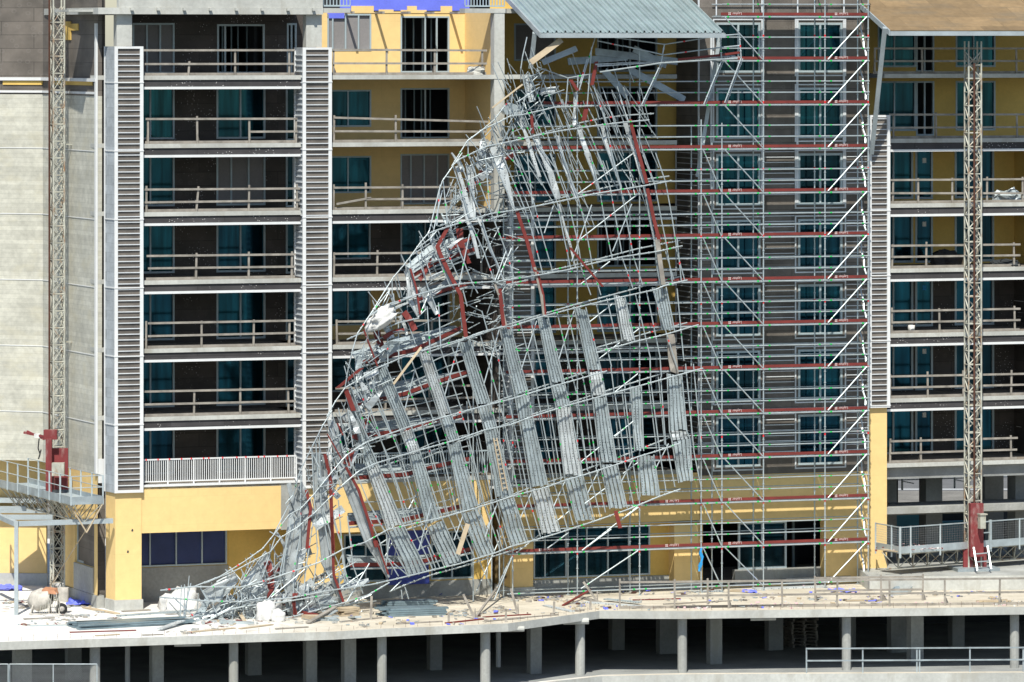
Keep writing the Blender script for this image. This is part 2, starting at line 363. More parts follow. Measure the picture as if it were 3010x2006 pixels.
# top slab over the left bay with a cast parapet
mb = MB(); zt = ZS(-1)
mb.box(F, uF(284), uF(945), -9, .25, zt - .30, zt - .02); mb.box(F, uF(345), uF(945), -.1, .20, zt - .017, zt + 1.0)
for i in range(8): q = uF(378) + i * 1.18; mb.box(F, q, q + .12, .253, .42, zt - .14, zt - .03)
mb.build('parapet_slab', K['conc_pale'], bld)
mb = MB(); mb.box(F, uF(945), uF(1030), -.7, -.0, zt - .22, zt - .02); mb.box(F, uF(1366), uF(1486), -.7, -.0, zt - .22, zt - .02); mb.box(F, uF(1486), uF(2055), -9, -.6, zt - .22, zt - .02); mb.box(F, uF(2600), uF(3200), -9, -.5, zt - .22, zt - .02)
mb.build('floor_slab', K['conc_pale'], bld)
for a, b in ((952, 1030), (1368, 1484)):
    mb = MB(); ua, ub = uF(a), uF(b); mb.box(F, ua, ub, -.1, -.03, zt + .05, zt + .12); mb.box(F, ua, ub, -.1, -.03, zt + 1.0, zt + 1.07)
    n = int((ub - ua) / .14)
    for i in range(n + 1): q = ua + (ub - ua) * i / n; mb.box(F, q - .02, q + .02, -.085, -.045, zt + .12, zt + 1.0)
    mb.build('balustrade', K['frame'], bld)
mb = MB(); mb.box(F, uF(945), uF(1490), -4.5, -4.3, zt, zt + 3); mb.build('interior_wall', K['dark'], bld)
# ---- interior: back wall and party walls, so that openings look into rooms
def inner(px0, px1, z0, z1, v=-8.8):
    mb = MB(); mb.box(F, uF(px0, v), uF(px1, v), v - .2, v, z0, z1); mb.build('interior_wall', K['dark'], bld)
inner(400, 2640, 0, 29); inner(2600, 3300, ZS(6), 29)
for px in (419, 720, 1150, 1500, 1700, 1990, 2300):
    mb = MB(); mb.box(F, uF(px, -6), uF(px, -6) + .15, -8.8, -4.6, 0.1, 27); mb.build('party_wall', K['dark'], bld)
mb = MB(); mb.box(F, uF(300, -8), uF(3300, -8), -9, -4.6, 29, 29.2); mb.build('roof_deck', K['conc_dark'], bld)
# ---- left bay back wall
VB = -4.0
U4 = lambda px: uF(px, VB)
for k in range(0, 7):
    z0 = ZS(k); z1 = ZS(k - 1) - (.3 if k == 0 else .19)
    if k == 0: hs = [(389, 513, .05, 2.3), (638, 778, .05, 2.25), (843, 872, .02, 2.3)]
    else: hs = [(389, 513, .12, 2.42), (636, 780, .12, 2.42), (840, 872, .02, 2.45)]
    holes = [(U4(a), U4(b), z0 + c, z0 + d) for a, b, c, d in hs]
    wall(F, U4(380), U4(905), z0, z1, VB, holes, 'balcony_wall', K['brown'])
    kinds = ['grey', 'open', 'open'] if k == 0 else (['glass', 'grey', 'glass_dk'] if k == 2 else ['glass', 'glass', 'glass_dk'])
    muls = [[432, 471], [662], [857]] if k == 0 else ([[442], [680, 731], [862]] if k == 2 else [[442], [707], []])
    for h, kd, ml in zip(holes, kinds, muls): window(F, *h, VB, [U4(q) for q in ml], kd, 'sliding_door', .085)
# ---- bay 2 back wall (yellow above, brown below) and its angled return
for k in range(0, 7):
    z0 = ZS(k); z1 = ZS(k - 1) - .19
    y = k <= 2 or k == 4
    sill = .62
    wz = (1.05, 2.72) if k == 0 else (.62, 2.28)
    hs = [(962 if k < 3 else 958, 1091 if k < 3 else 1089, *wz), (1177, 1321, .08, 2.35 if k else 2.62)]
    holes = [(U4(a), U4(b), z0 + c, z0 + d) for a, b, c, d in hs]
    wall(F, U4(930), U4(1367), z0, z1, VB, holes, 'balcony_wall', K['yellow'] if y else K['brown'])
    kd = [('grey', 'open'), ('glass', 'open'), ('glass', 'grey'), ('glass', 'glass_dk'), ('glass', 'glass_dk'), ('glass_dk', 'glass'), ('glass', 'glass_dk')][k]
    ml = ([978, 1016, 1054], [1250, 1284]) if k == 0 else ([1023], [1208, 1247, 1286] if k == 2 else [1250])
    for h, q, mm in zip(holes, kd, ml): window(F, *h, VB, [U4(x) for x in mm], q, 'window' if h[2] > z0 + .5 else 'sliding_door', .07)
    mb = MB(); a = F.P(1366, 0, VB); b = F.P(1457, 0, -.35)
    mb.hexa([Vector((a.x, a.y, z0)), Vector((b.x, b.y, z0)), Vector((b.x + .2, b.y + .2, z0)), Vector((a.x + .2, a.y + .2, z0))], [Vector((a.x, a.y, z1)), Vector((b.x, b.y, z1)), Vector((b.x + .2, b.y + .2, z1)), Vector((a.x + .2, a.y + .2, z1))])
    mb.build('return_wall', K['yellow'] if k <= 2 else K['brown'], bld)
# torn violet membrane above the yellow boards, and the stub brackets
mb = MB(); mb.box(F, U4(1000), U4(1380), VB - .06, VB - .005, ZS(-1) - .1, ZS(-1) + 2.5); mb.build('membrane', K['violet'], bld)
mb = MB(); rnd = random.Random(3); x = U4(1032); ztop = ZS(-1) - .19
while x < U4(1366):
    q = x + .2 + rnd.random() * .55; h = rnd.choice([.02, .05, .1, .14, .3, .12]); mb.box(F, x, min(q, U4(1366)), VB - .003, VB + .03, ztop - .02, ztop + h); x = q
mb.build('torn_wall_board', K['yellow'], bld)
for px in (1104, 1180, 1250, 1324):
    q = U4(px); mb = MB(); mb.box(F, q - .05, q + .05, VB, VB + 1.15, ZS(-1) - .24, ZS(-1) - .14); mb.build('bracket', K['wood'], bld)
q = U4(1016); mb = MB(); mb.box(F, q - .05, q + .05, VB, VB + 1.15, ZS(-1) - .24, ZS(-1) - .14); mb.build('bracket', K['wood'], bld)
mb = MB(); mb.box(F, U4(962), U4(1012), VB, VB + .02, ZS(-1) - .45, ZS(-1) - .21); mb.build('membrane', K['violet'], bld)
# ---- bay 3 back wall (behind the scaffolding)
for k in range(-1, 7):
    z0 = ZS(k); z1 = ZS(k - 1) - .19
    holes = [(U4(1511), U4(1634), z0 + (.6 if k < 2 else .1), z0 + 2.3), (U4(1755), U4(1932), z0 + .1, z0 + 2.4)]
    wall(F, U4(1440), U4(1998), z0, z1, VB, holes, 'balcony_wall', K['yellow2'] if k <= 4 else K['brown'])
    window(F, *holes[0], VB, [U4(1573)], 'grey' if k == 0 else 'glass', 'window', .08)
    window(F, *holes[1], VB, [U4(1815), U4(1852)], 'open' if k in (0, 1, 3) else 'glass_dk' if k % 2 else 'glass', 'sliding_door', .08)
# ---- right bay back wall
for k in range(-1, 7):
    z0 = ZS(k); z1 = ZS(k - 1) - .19
    if k <= 1:
        hs = [(2580, 2692, .28, 2.6), (2692.5, 2746, .05, 2.6), (2809, 2926, .28, 2.6)]
        kd = ['glass', 'open', 'glass']; ml = [[2629], [2718], [2862]]
    else:
        hs = [(2560, 2684, .08, 2.45), (2690, 2742, .06, 2.45), (2806, 2922, .08, 2.45)]
        kd = ['glass', 'glass', 'glass_dk' if k % 2 else 'glass']; ml = [[2626], [], [2866]]
    holes = [(U4(a), U4(b), z0 + c, z0 + d) for a, b, c, d in hs]
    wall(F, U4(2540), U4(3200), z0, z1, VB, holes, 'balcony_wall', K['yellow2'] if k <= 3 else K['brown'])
    for h, a, b in zip(holes, kd, ml): window(F, *h, VB, [U4(q) for q in b], a, 'sliding_door', .08 if k <= 1 else .1)
    if k >= 2:
        mb = MB(); q = U4(2718); mb.box(F, q - .09, q + .1, VB - .045, VB - .04, z0 + 1.75, z0 + 1.98); mb.build('notice', K['paper'] if k != 4 else K['cyan'], bld)
        mb = MB(); q = U4(2988); mb.box(F, q - .12, q + .4, VB + .0, VB + 2.4, z0, z1); mb.build('column', K['yellow2'] if k < 4 else K['brown'], bld)
# ---- pilasters: prism in plan with battens and corner trims
def pilaster(pxs, pxa, pxb, depth, z0, z1, top=None, side='panel', front='brown_lt', bz0=None, step=.243, batt_side=True):
    """pxs: far edge of the left side, pxa..pxb: front face (v = 0.15)."""
    v = .15; a = F.P(pxa, 0, v); b = F.P(pxb, 0, v); s = F.P(pxs, 0, v - depth); c = F.pt(uF(pxb, v), v - depth, 0)
    mb = MB(); poly = [a, b, c, s]
    vs = [Vector((p.x, p.y, z0)) for p in poly] + [Vector((p.x, p.y, z1)) for p in poly]
    mb.add(vs, [(0, 1, 5, 4)], 0); mb.add(vs, [(3, 0, 4, 7)], 1); mb.add(vs, [(1, 2, 6, 5), (2, 3, 7, 6), (4, 5, 6, 7), (3, 2, 1, 0)], 0)
    o = mb.build('pilaster', [K[front], K[side]], bld)
    t = MB(); ua, ub = uF(pxa, v), uF(pxb, v); tw = .13
    for q0, q1 in ((ua - .02, ua + tw), (ub - tw, ub + .02)): t.box(F, q0, q1, v + .003, v + .07, z0, z1 - .0)
    t.box(F, ua + tw, ub - tw, v + .003, v + .066, z0, z0 + .12); t.box(F, ua + tw, ub - tw, v + .003, v + .066, z1 - .1, z1)
    t.build('corner_trim', K['white'], o)
    bt = MB(); z = (bz0 or z0) + .3; fs = fr2(s, a); L = (Vector((a.x, a.y)) - Vector((s.x, s.y))).length
    while z < z1 - .15:
        bt.box(F, ua + tw, ub - tw, v + .002, v + .055, z, z + .038)
        if batt_side: bt.box(fs, .03, L - .02, .002, .05, z, z + .036)
        z += step
    bt.build('cladding_batten', K['batten'], o)
    if not batt_side:
        e = MB(); e.box(fs, 0, .07, .004, .04, z0, z1)
        for k in range(7):
            if z0 < ZS(k) - .3 < z1: e.box(fs, .07, L, .004, .03, ZS(k) - .32, ZS(k) - .27); e.box(F, ua - .04, ub + .04, v + .072, v + .09, ZS(k) - .32, ZS(k) - .27)
        e.build('panel_joint', K['white'], o)
    else:
        e = MB(); e.box(fs, -.02, .08, .004, .06, z0, z1)
        for k in range(7):
            if z0 < ZS(k) - .3 < z1: e.box(F, ua - .04, ub + .04, v + .072, v + .09, ZS(k) - .32, ZS(k) - .27)
        e.build('corner_trim', K['white'], o)
    return o
zp = lambda px, py, v=.15: F.z(px, py, v)
pilaster(308, 337, 419, 1.15, zp(378, 1449), zp(378, 137), batt_side=False)
pilaster(868, 890, 973, 1.0, zp(930, 1435), zp(930, 140))
pilaster(1434, 1498, 1568, 2.7, zp(1530, 1432), zp(1530, 572))
pilaster(2548, 2553, 2614, 1.2, zp(2583, 1199), zp(2583, 339))
# yellow lower parts with concrete feet
def pier(pxs, pxa, pxb, depth, z0, z1, zf, m='yellow', foot='conc_pale', v=.05):
    a = F.P(pxa, 0, v); b = F.P(pxb, 0, v); s = F.P(pxs, 0, v - depth); c = F.pt(uF(pxb, v), v - depth, 0)
    mb = MB(); mb.prism([a, b, c, s], zf, z1); o = mb.build('pier', K[m], bld)
    o2 = MB(); n = (F.N.x * .06, F.N.y * .06); pr = lambda p, k=1: Vector((p.x + n[0] * k, p.y + n[1] * k))
    l = F.U * .06; A, B, C_, S_ = pr(a), pr(b), c, s
    o2.prism([Vector((A.x - l.x, A.y - l.y)), Vector((B.x + l.x, B.y + l.y)), Vector((C_.x + l.x, C_.y + l.y)), Vector((S_.x - l.x, S_.y - l.y))], z0, zf - .002)
    o2.build('footing', K[foot], o)
    return o
p1 = pier(311, 339, 416, 1.1, 0, zp(378, 1449) - .01, zp(378, 1764))
hb = MB()
for px, py in ((388, 1559), (375, 1622)): hb.tube(F.P(px, py, .045), F.P(px, py, .056), .06, 0, 8)
hb.build('anchor_hole', K['dark'], p1)
pier(870, 893, 970, 1.0, 0, zp(930, 1435) - .01, .9)
pier(1442, 1500, 1567, 2.6, 0, zp(1530, 1432) - .01, zp(1530, 1728))
pier(2535, 2555, 2607, 1.1, .6, zp(2583, 1199) - .01, zp(2583, 1681))
mb = MB(); q = F.z(2583, 1684, .1); mb.box(F, uF(2528), uF(2609), .12, .14, q - .12, q + .09); mb.build('membrane', K['violet'], bld)
# concrete columns showing above / between
def col_px(px0, px1, z0, z1, v=0, d=.45, m='conc_pale', name='column'):
    mb = MB(); mb.box(F, uF(px0, v), uF(px1, v), v - d, v, z0, z1); return mb.build(name, K[m], bld)
col_px(343, 388, zp(365, 137) + .01, ZS(-1) - .31, -.05, .5); col_px(900, 946, zp(930, 140) + .01, ZS(-1) - .31, -.05, .5)
for k in range(0, 3): col_px(1453, 1483, ZS(k) + .0, ZS(k - 1) - .2, -.02, .5)
mb = MB(); mb.box(F, uF(1476), uF(1496), -.35, -.0, ZS(2), ZS(2) + .02); mb.build('cover_plate', K['conc'], bld)
# ---- left bay lower storey
zb1, zb0 = F.z(419, 1434), F.z(419, 1568)
mb = MB(); mb.box(F, uF(416), uF(826), -.5, .0, zb0, zb1); mb.build('yellow_beam', K['yellow'], bld)
mb = MB(); mb.box(F, uF(826), uF(893), -.5, -.01, zb0 - .05, zb1 + .02); mb.build('concrete_beam', K['conc'], bld)
mb = MB(); mb.box(F, uF(416), uF(893), -.6, .06, zb1 + .022, zb1 + .10); mb.build('coping', K['white'], bld)
v3 = -3.0; U3_ = lambda px: uF(px, v3)
hw = (U3_(380), U3_(667), F.z(640, 1660, v3), F.z(640, 1545, v3))
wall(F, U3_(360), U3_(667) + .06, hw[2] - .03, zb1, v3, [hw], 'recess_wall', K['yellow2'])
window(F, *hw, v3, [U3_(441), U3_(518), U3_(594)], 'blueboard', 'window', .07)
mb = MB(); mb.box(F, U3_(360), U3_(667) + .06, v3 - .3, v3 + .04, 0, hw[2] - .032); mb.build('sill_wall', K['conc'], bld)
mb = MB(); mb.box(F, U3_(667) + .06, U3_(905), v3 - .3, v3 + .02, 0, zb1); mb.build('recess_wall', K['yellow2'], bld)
# white balustrade on the lowest left balcony
br_ = thing('balustrade', F.pt(uF(650), 0, ZS(6)), 'white steel balustrade with closely spaced upright bars on the lowest left balcony', 'balustrade')
ua, ub = uF(420), uF(874); zz = ZS(6) + .06
mb = MB(); mb.box(F, ua, ub, -.20, -.15, zz + .05, zz + .10); mb.build('bottom_rail', K['white'], br_)
mb = MB(); mb.box(F, ua, ub, -.21, -.14, zz + 1.0, zz + 1.06); mb.build('top_rail', K['white'], br_)
n = 72; mb = MB()
for i in range(n + 1):
    q = ua + (ub - ua) * i / n
    if i % 12: mb.box(F, q - .016, q + .016, -.192, -.16, zz + .1, zz + 1.0)
mb.build('baluster', K['white'], br_)['kind'] = 'stuff'
for i in range(0, n + 1, 12):
    q = ua + (ub - ua) * i / n; mb = MB(); mb.box(F, q - .03, q + .03, -.205, -.145, zz - .06, zz + .998); mb.build('post', K['white'], br_)
mb = MB(); rnd = random.Random(5)
for i in range(14):
    q = ua + (ub - ua) * (i + rnd.random() * .6) / 14; mb.box(F, q - .03, q + .03, -.22, -.13, zz + 1.005, zz + 1.07)
mb.build('red_tape', K['redmark'], br_)
mb = MB(); mb.box(F, uF(290, -1.2), uF(309, -1.2), -1.3, -1.25, ZS(6) + .05, ZS(6) + 1.1); mb.build('end_panel', K['white'], br_)
# second balustrade behind the fallen scaffold
br2 = thing('balustrade', F.pt(uF(1180), 0, ZS(6)), 'pale steel balustrade in shade behind the fallen scaffolding on the lowest middle balcony', 'balustrade')
ua, ub = uF(980), uF(1436)
mb = MB(); mb.box(F, ua, ub, -.2, -.15, zz + .05, zz + .1); mb.build('bottom_rail', K['frame'], br2)
mb = MB(); mb.box(F, ua, ub, -.21, -.14, zz + 1.0, zz + 1.06); mb.build('top_rail', K['frame'], br2)
mb = MB()
for i in range(61): q = ua + (ub - ua) * i / 60; mb.box(F, q - .016, q + .016, -.192, -.16, zz + .1, zz + 1.0)
mb.build('baluster', K['frame'], br2)['kind'] = 'stuff'
# ---- middle ground storey
zy1, zy0 = ZS(6) - .19, F.z(1200, 1560)
mb = MB(); mb.box(F, uF(975), uF(1440), -.5, -.02, zy0, zy1); mb.build('yellow_beam', K['yellow'], bld)
v1 = -1.0; U1_ = lambda px: uF(px, v1)
hw = [(U1_(1010), U1_(1140), F.z(1010, 1714, v1), F.z(1010, 1571, v1)), (U1_(1266), U1_(1390), F.z(1266, 1708, v1), F.z(1266, 1562, v1))]
hw = [(hw[0][0], hw[0][1], hw[0][2], hw[0][3]), (hw[1][0], hw[1][1], hw[0][2], hw[0][3])]
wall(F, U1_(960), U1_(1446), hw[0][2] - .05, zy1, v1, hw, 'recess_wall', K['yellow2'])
for h, ml in zip(hw, (1075, 1329)): window(F, *h, v1, [U1_(ml)], 'glass_dk', 'window', .08)
mb = MB(); mb.box(F, U1_(960), U1_(1446), v1 - .3, v1 + .05, 0, hw[0][2] - .052); mb.build('sill_wall', K['conc'], bld)
# ---- bay 3 ground storey
mb = MB(); mb.box(F, uF(1567), uF(2062), -.6, -.02, F.z(1800, 1538), ZS(6) - .19); mb.build('yellow_beam', K['yellow'], bld)
v5 = -.7; U5_ = lambda px: uF(px, v5)
h = (U5_(1568), U5_(1911), F.z(1900, 1690, v5), F.z(1900, 1543, v5))
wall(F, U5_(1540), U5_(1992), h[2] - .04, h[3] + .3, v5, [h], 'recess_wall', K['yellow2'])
window(F, *h, v5, [U5_(q) for q in (1602, 1664, 1725, 1787, 1848)], 'glass_dk', 'window', .07)
mb = MB(); mb.box(F, U5_(1540), U5_(1992), v5 - .3, v5 + .05, 0, h[2] - .042); mb.build('sill_wall', K['conc'], bld)
pier(1960, 1982, 2054, 1.0, 0, F.z(2000, 1538) - .004, F.z(2000, 1712), 'yellow')
# ---- the flat projecting wall behind the standing scaffold
hs = []
rows = [(67, 214), (259, 408), (453, 605), (647, 795), (840, 989), (1032, 1179), (1224, 1373)]
for i, (a, b) in enumerate(rows):
    z0, z1 = F.z(2170, b), F.z(2170, a)
    hs += [(uF(2105), uF(2235), z0, z1), (uF(2346), uF(2476), z0, z1)]
zl = F.z(2300, 1392)
wall(F, uF(2057), uF(2553), zl, 29, 0, hs, 'sheathed_wall', K['brown_lt'], .12)
for i, h in enumerate(hs):
    m = (h[0] + h[1]) / 2; o = window(F, *h, 0, [m], 'glass' if i % 5 else 'glass_dk', 'window', .10)
    t = MB(); e = .17
    t.box(F, h[0] - e, h[0] - e + .06, .003, .05, h[2] - e, h[3] + e); t.box(F, h[1] + e - .06, h[1] + e, .003, .05, h[2] - e, h[3] + e)
    t.box(F, h[0] - e + .06, h[1] + e - .06, .003, .048, h[2] - e, h[2] - e + .06); t.box(F, h[0] - e + .06, h[1] + e - .06, .003, .048, h[3] + e - .06, h[3] + e)
    t.build('casing', K['batten'], o)
bt = MB(); z = zl + .25; ztop = F.z(2300, 440)
wins = [(uF(2105), uF(2235)), (uF(2346), uF(2476))]
while z < ztop:
    inw = any(h[2] - .2 < z < h[3] + .15 for h in hs); jb = any(abs(z - ZS(k)) < .34 for k in range(7))
    if not jb:
        segs = [(uF(2057), wins[0][0] - .2), (wins[0][1] + .2, wins[1][0] - .2), (wins[1][1] + .2, uF(2553))] if inw else [(uF(2057), uF(2553))]
        for a, b in segs: bt.box(F, a, b, .002, .05, z, z + .036)
    z += .243
bt.build('cladding_batten', K['batten'], bld)
bt = MB()
for px in (2104, 2238, 2343, 2479):
    bt.box(F, uF(px) - .03, uF(px) + .03, .052, .075, F.z(2300, 60) + .2, 29)
for px in (2090, 2240, 2343, 2480): bt.box(F, uF(px) - .05, uF(px) + .05, .003, .05, ZS(2) + 0, F.z(2170, 60))
bt.build('trim_strip', K['batten'], bld)
# its battened left flank
a = F.P(1988, 0, -3.3); b = F.P(2056, 0, 0); fs = fr2(a, b); L = (Vector((b.x, b.y)) - Vector((a.x, a.y))).length
mb = MB(); mb.box(fs, 0, L, -.2, 0, zl, 29); o = mb.build('flank_wall', K['brown_lt'], bld)
bt = MB(); z = zl + .2
while z < F.z(2020, 440): bt.box(fs, .08, L - .1, .002, .05, z, z + .036); z += .243
bt.box(fs, 0, .08, .003, .06, zl, F.z(2020, 420)); bt.box(fs, L - .09, L + .02, .003, .06, zl, 27)
bt.build('cladding_batten', K['batten'], o)
# ground storey of that wall: yellow band, big opening
zo1, zo0 = F.z(2240, 1536), F.z(2240, 1692)
op = (uF(2066), uF(2424), .05, zo1)
wall(F, uF(2056), uF(2556), 0, zl - .004, -.02, [op], 'ground_floor_wall', K['yellow'], .5)
vw = -.5; uw = lambda px: uF(px, vw)
window(F, uw(2170), uw(2312), F.z(2240, 1672, vw), zo1 - .02, vw, [uw(2240)], 'glass_dk', 'window', .09, trans=())
mb = MB(); mb.box(F, uw(2160), uw(2424), vw - .3, vw + .02, 0, F.z(2240, 1672, vw) - .004); mb.build('sill_wall', K['conc'], bld)
for px in (2100, 2345, 2380): mb = MB(); mb.box(F, uw(px) - .05, uw(px) + .05, vw - 2.0, vw - 1.9, .1, zo1); mb.build('stud', K['stud'], bld)
mb = MB(); mb.box(F, uF(2310), uF(2500), -.0, .02, F.z(2400, 1697), F.z(2400, 1710)); mb.box(F, uF(2315), uF(2420), .025, .045, .02, F.z(2400, 1700)); mb.build('plinth', K['conc'], bld)
# ---- right bay ground storey
for px0, px1, v, d in ((2560, 2636, -4, .9), (2722, 2770, -4, .8), (2895, 2950, -6, .7), (2985, 3090, -2.5, .9), (2840, 2852, -7, .3)):
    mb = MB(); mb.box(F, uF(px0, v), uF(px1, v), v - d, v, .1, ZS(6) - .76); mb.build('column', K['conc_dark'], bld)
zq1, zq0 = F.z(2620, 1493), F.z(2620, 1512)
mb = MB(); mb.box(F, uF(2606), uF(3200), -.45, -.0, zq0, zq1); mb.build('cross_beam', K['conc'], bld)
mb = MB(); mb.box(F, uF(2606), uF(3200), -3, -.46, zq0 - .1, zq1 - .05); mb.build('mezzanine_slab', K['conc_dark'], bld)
mb = MB(); mb.box(F, uF(2600, -7.8), uF(2735, -7.8), -8, -7.8, .65, 2.3); mb.box(F, uF(2760, -7.8), uF(2835, -7.8), -8, -7.8, .65, 1.9); mb.build('blue_board', K['bluepanel'], bld)
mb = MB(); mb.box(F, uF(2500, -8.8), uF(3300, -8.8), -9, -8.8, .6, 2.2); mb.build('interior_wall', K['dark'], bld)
# props and rails at the far side
for px in (2652, 2712, 2806, 2880):
    mb = MB(); q = uF(px, -8.5); mb.tube(F.pt(q, -8.5, zq1), F.pt(q, -8.5, ZS(6) - .8), .05); mb.bar(F.pt(q - .6, -8.5, ZS(6) - 1.0), F.pt(q + .6, -8.5, ZS(6) - 1.0), .12, .12); mb.bar(F.pt(q, -8.5, ZS(6) - 1.6), F.pt(q + .6, -8.5, zq1 + .3), .05, .05)
    mb.build('prop', K['steel'], bld)
mb = MB(); mb.box(F, uF(2600, -8.6), uF(3100, -8.6), -8.64, -8.6, zq1 + .95, zq1 + 1.0); mb.box(F, uF(2600, -8.6), uF(3100, -8.6), -8.64, -8.6, zq1 + .45, zq1 + .5); mb.build('edge_rail', K['steel'], bld)
# ---- roofs
def eave(pxL, pyL, pxR, ve, up, back, m, name, ribs):
    """eave line at v = ve, roof climbing `up` over `back` metres"""
    a, b = uF(pxL, ve), uF(pxR, ve); z = F.z(pxL, pyL, ve); mb = MB(); p = F.pt
    if ribs:
        n = int((b - a) / .41); prof = []
        for i in range(n):
            q = a + (b - a) * i / n; s = (b - a) / n
            prof += [(q, 0), (q + s * .24, 0), (q + s * .28, .03), (q + s * .34, .03), (q + s * .38, 0), (q + s * .64, 0), (q + s * .70, .10), (q + s * .84, .10), (q + s * .90, 0)]
        prof.append((b, 0))
        for (x, h), (x2, h2) in zip(prof, prof[1:]): mb.quad(p(x, ve, z + h), p(x2, ve, z + h2), p(x2, ve - back, z + up + h2), p(x, ve - back, z + up + h))
    else: mb.hexa([p(a, ve, z), p(b, ve, z), p(b, ve - back, z + up), p(a, ve - back, z + up)], [p(a, ve, z + .03), p(b, ve, z + .03), p(b, ve - back, z + up + .03), p(a, ve - back, z + up + .03)])
    mb.hexa([p(a + .03, ve - .03, z - .16), p(b - .03, ve - .03, z - .16), p(b - .03, ve - back, z + up - .16), p(a + .03, ve - back, z + up - .16)], [p(a + .03, ve - .03, z - .01), p(b - .03, ve - .03, z - .01), p(b - .03, ve - back, z + up - .01), p(a + .03, ve - back, z + up - .01)], 1)
    o = mb.build(name, [K[m], K['steel']], bld)
    t = MB(); t.box(F, a - .02, b + .02, ve + .003, ve + .06, z - .22, z - .02)
    t.hexa([p(a - .06, ve, z - .22), p(a - .003, ve, z - .22), p(a - .003, ve - back, z + up - .22), p(a - .06, ve - back, z + up - .22)], [p(a - .06, ve, z + .03), p(a - .003, ve, z + .03), p(a - .003, ve - back, z + up + .03), p(a - .06, ve - back, z + up + .03)])
    t.build('fascia', K['steel'], o)
    return o
eave(1590, 97, 2130, 3.3, 2.3, 6.2, 'roof', 'metal_roof', True)
eave(2617, 91, 3300, 3.3, 2.3, 6.2, 'ply', 'plywood_roof', False)
def post(a, b, w, nm='roof_strut'):
    mb = MB(); mb.bar(a, b, w, w, (0, -1, .01)); mb.build(nm, K['steel'], bld)
post(F.P(2601, 82, 3.0), F.P(2562, 452, .35), .2); post(F.P(2117, 100, .9), F.P(2050, 520, .3), .17); post(F.P(1572, 97, 2.6), F.P(1560, 200, 1.9), .2)
# ================================================================ left wing (pale boarded block)
R_ = F.P(287, 0, -1.3); L_ = Vector(((151 - CX) / FP * 236.2, 236.2, 0)); E_ = Vector(((126 - CX) / FP * 237.3, 237.3, 0)); O_ = Vector((E_.x - 9, E_.y + 3.6, 0))
wing = thing('clad_building_wing', (L_.x, L_.y, 0), 'pale grey lap boarded building wing with dark bare sheathing at its top', 'building')
f2 = fr2(L_, R_); f1b = fr2(E_, L_); f1 = fr2(O_, E_)
Lf = lambda f, a, b: (Vector((b.x, b.y)) - Vector((a.x, a.y))).length
l2, l1b, l1 = Lf(f2, L_, R_), Lf(f1b, E_, L_), Lf(f1, O_, E_)
zA = f1.z(60, 1354); zT = f1.z(60, 278); zLed = f1.z(60, 233)
def wing_face(f, l, z0, z1, m, name, th=.2):
    mb = MB(); mb.box(f, 0, l, -th, 0, z0, z1); return mb.build(name, K[m], wing)
zA2 = f2.z(250, 1386)
wing_face(f1, l1, zA, zT, 'siding', 'boarded_wall'); wing_face(f1b, l1b, zA, zT, 'siding', 'boarded_wall'); wing_face(f2, l2, zA2 + .0, f2.z(250, 282), 'siding', 'boarded_wall')
for f, l in ((f1, l1), (f1b, l1b), (f2, l2)): wing_face(f, l, zT + .004 if f is not f2 else f2.z(250, 282) + .004, 29, 'brown_lt', 'sheathing')
t = MB()
for f, l in ((f1, l1), (f1b, l1b), (f2, l2)):
    t.box(f, 0, l, .003, .12, zLed - .06, zLed + .08); t.box(f, 0, l, .003, .05, zT + .08, zT + .18)
    for k in range(1, 6): t.box(f, 0, l, .003, .02, ZS(k) - .36, ZS(k) - .325)
t.box(f2, l2 - .16, l2 + .03, .004, .1, zA2, 25.5)
t.build('ledge_trim', K['white'], wing)
mb = MB(); rnd = random.Random(9)
mb.box(f2, l2 * .28, l2 * .44, .003, .05, f2.z(240, 118), 25.6); mb.box(f2, l2 * .44, l2 * .60, .003, .05, f2.z(240, 90), 25.5); mb.box(f2, .1, l2 * .9, .003, .045, f2.z(200, 250), f2.z(200, 238)); mb.box(f1, l1 - 2.0, l1, .003, .045, f1.z(80, 250), f1.z(80, 238))
mb.build('torn_foam_board', K['yellow2'], wing)
# ground storey of the wing, set back
B0 = Y(-90, 0, 239.9); B1 = Y(136, 0, 239.6); fb = fr2(B0, B1); lb = Lf(fb, B0, B1)
mb = MB(); mb.box(fb, -3, lb, -.3, 0, fb.z(60, 1685), zA - .004); mb.build('ground_floor_wall', K['yellow'], wing)
mb = MB(); mb.box(fb, -3, lb + .05, -.3, .06, 0, fb.z(60, 1685) - .003); mb.build('footing', K['conc_pale'], wing)
mb = MB(); mb.box(fb, -3, lb, .02, .7, fb.z(60, 1475), fb.z(60, 1462)); mb.box(fb, -3, lb, .02, .5, fb.z(60, 1506), fb.z(60, 1492)); mb.build('canopy_beam', K['steel'], wing)
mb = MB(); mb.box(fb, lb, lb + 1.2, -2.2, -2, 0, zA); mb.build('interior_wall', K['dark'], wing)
px_t = lambda px: (f2.u(px))
h1 = (px_t(220), px_t(277), f2.z(248, 1660), f2.z(248, 1528)); h2 = (px_t(282), px_t(286), .9, f2.z(284, 1560))
wall(f2, px_t(190), l2, .55, zA2 - .004, .0, [h1], 'ground_floor_wall', K['yellow'], .3, wing)
window(f2, *h1, -.12, [(h1[0] + h1[1]) / 2], 'glass_dk', 'window', .1, parent=wing)
mb = MB(); mb.box(f2, px_t(220), px_t(277), .004, .06, .56, h1[2] - .02); mb.box(f2, px_t(190), l2, -.3, .05, 0, .54); mb.build('sill_wall', K['conc'], wing)
mb = MB(); mb.box(f2, l2 - .1, l2 + .1, -.6, -.4, .6, f2.z(284, 1560)); mb.build('blue_film', K['blueboard'], wing)
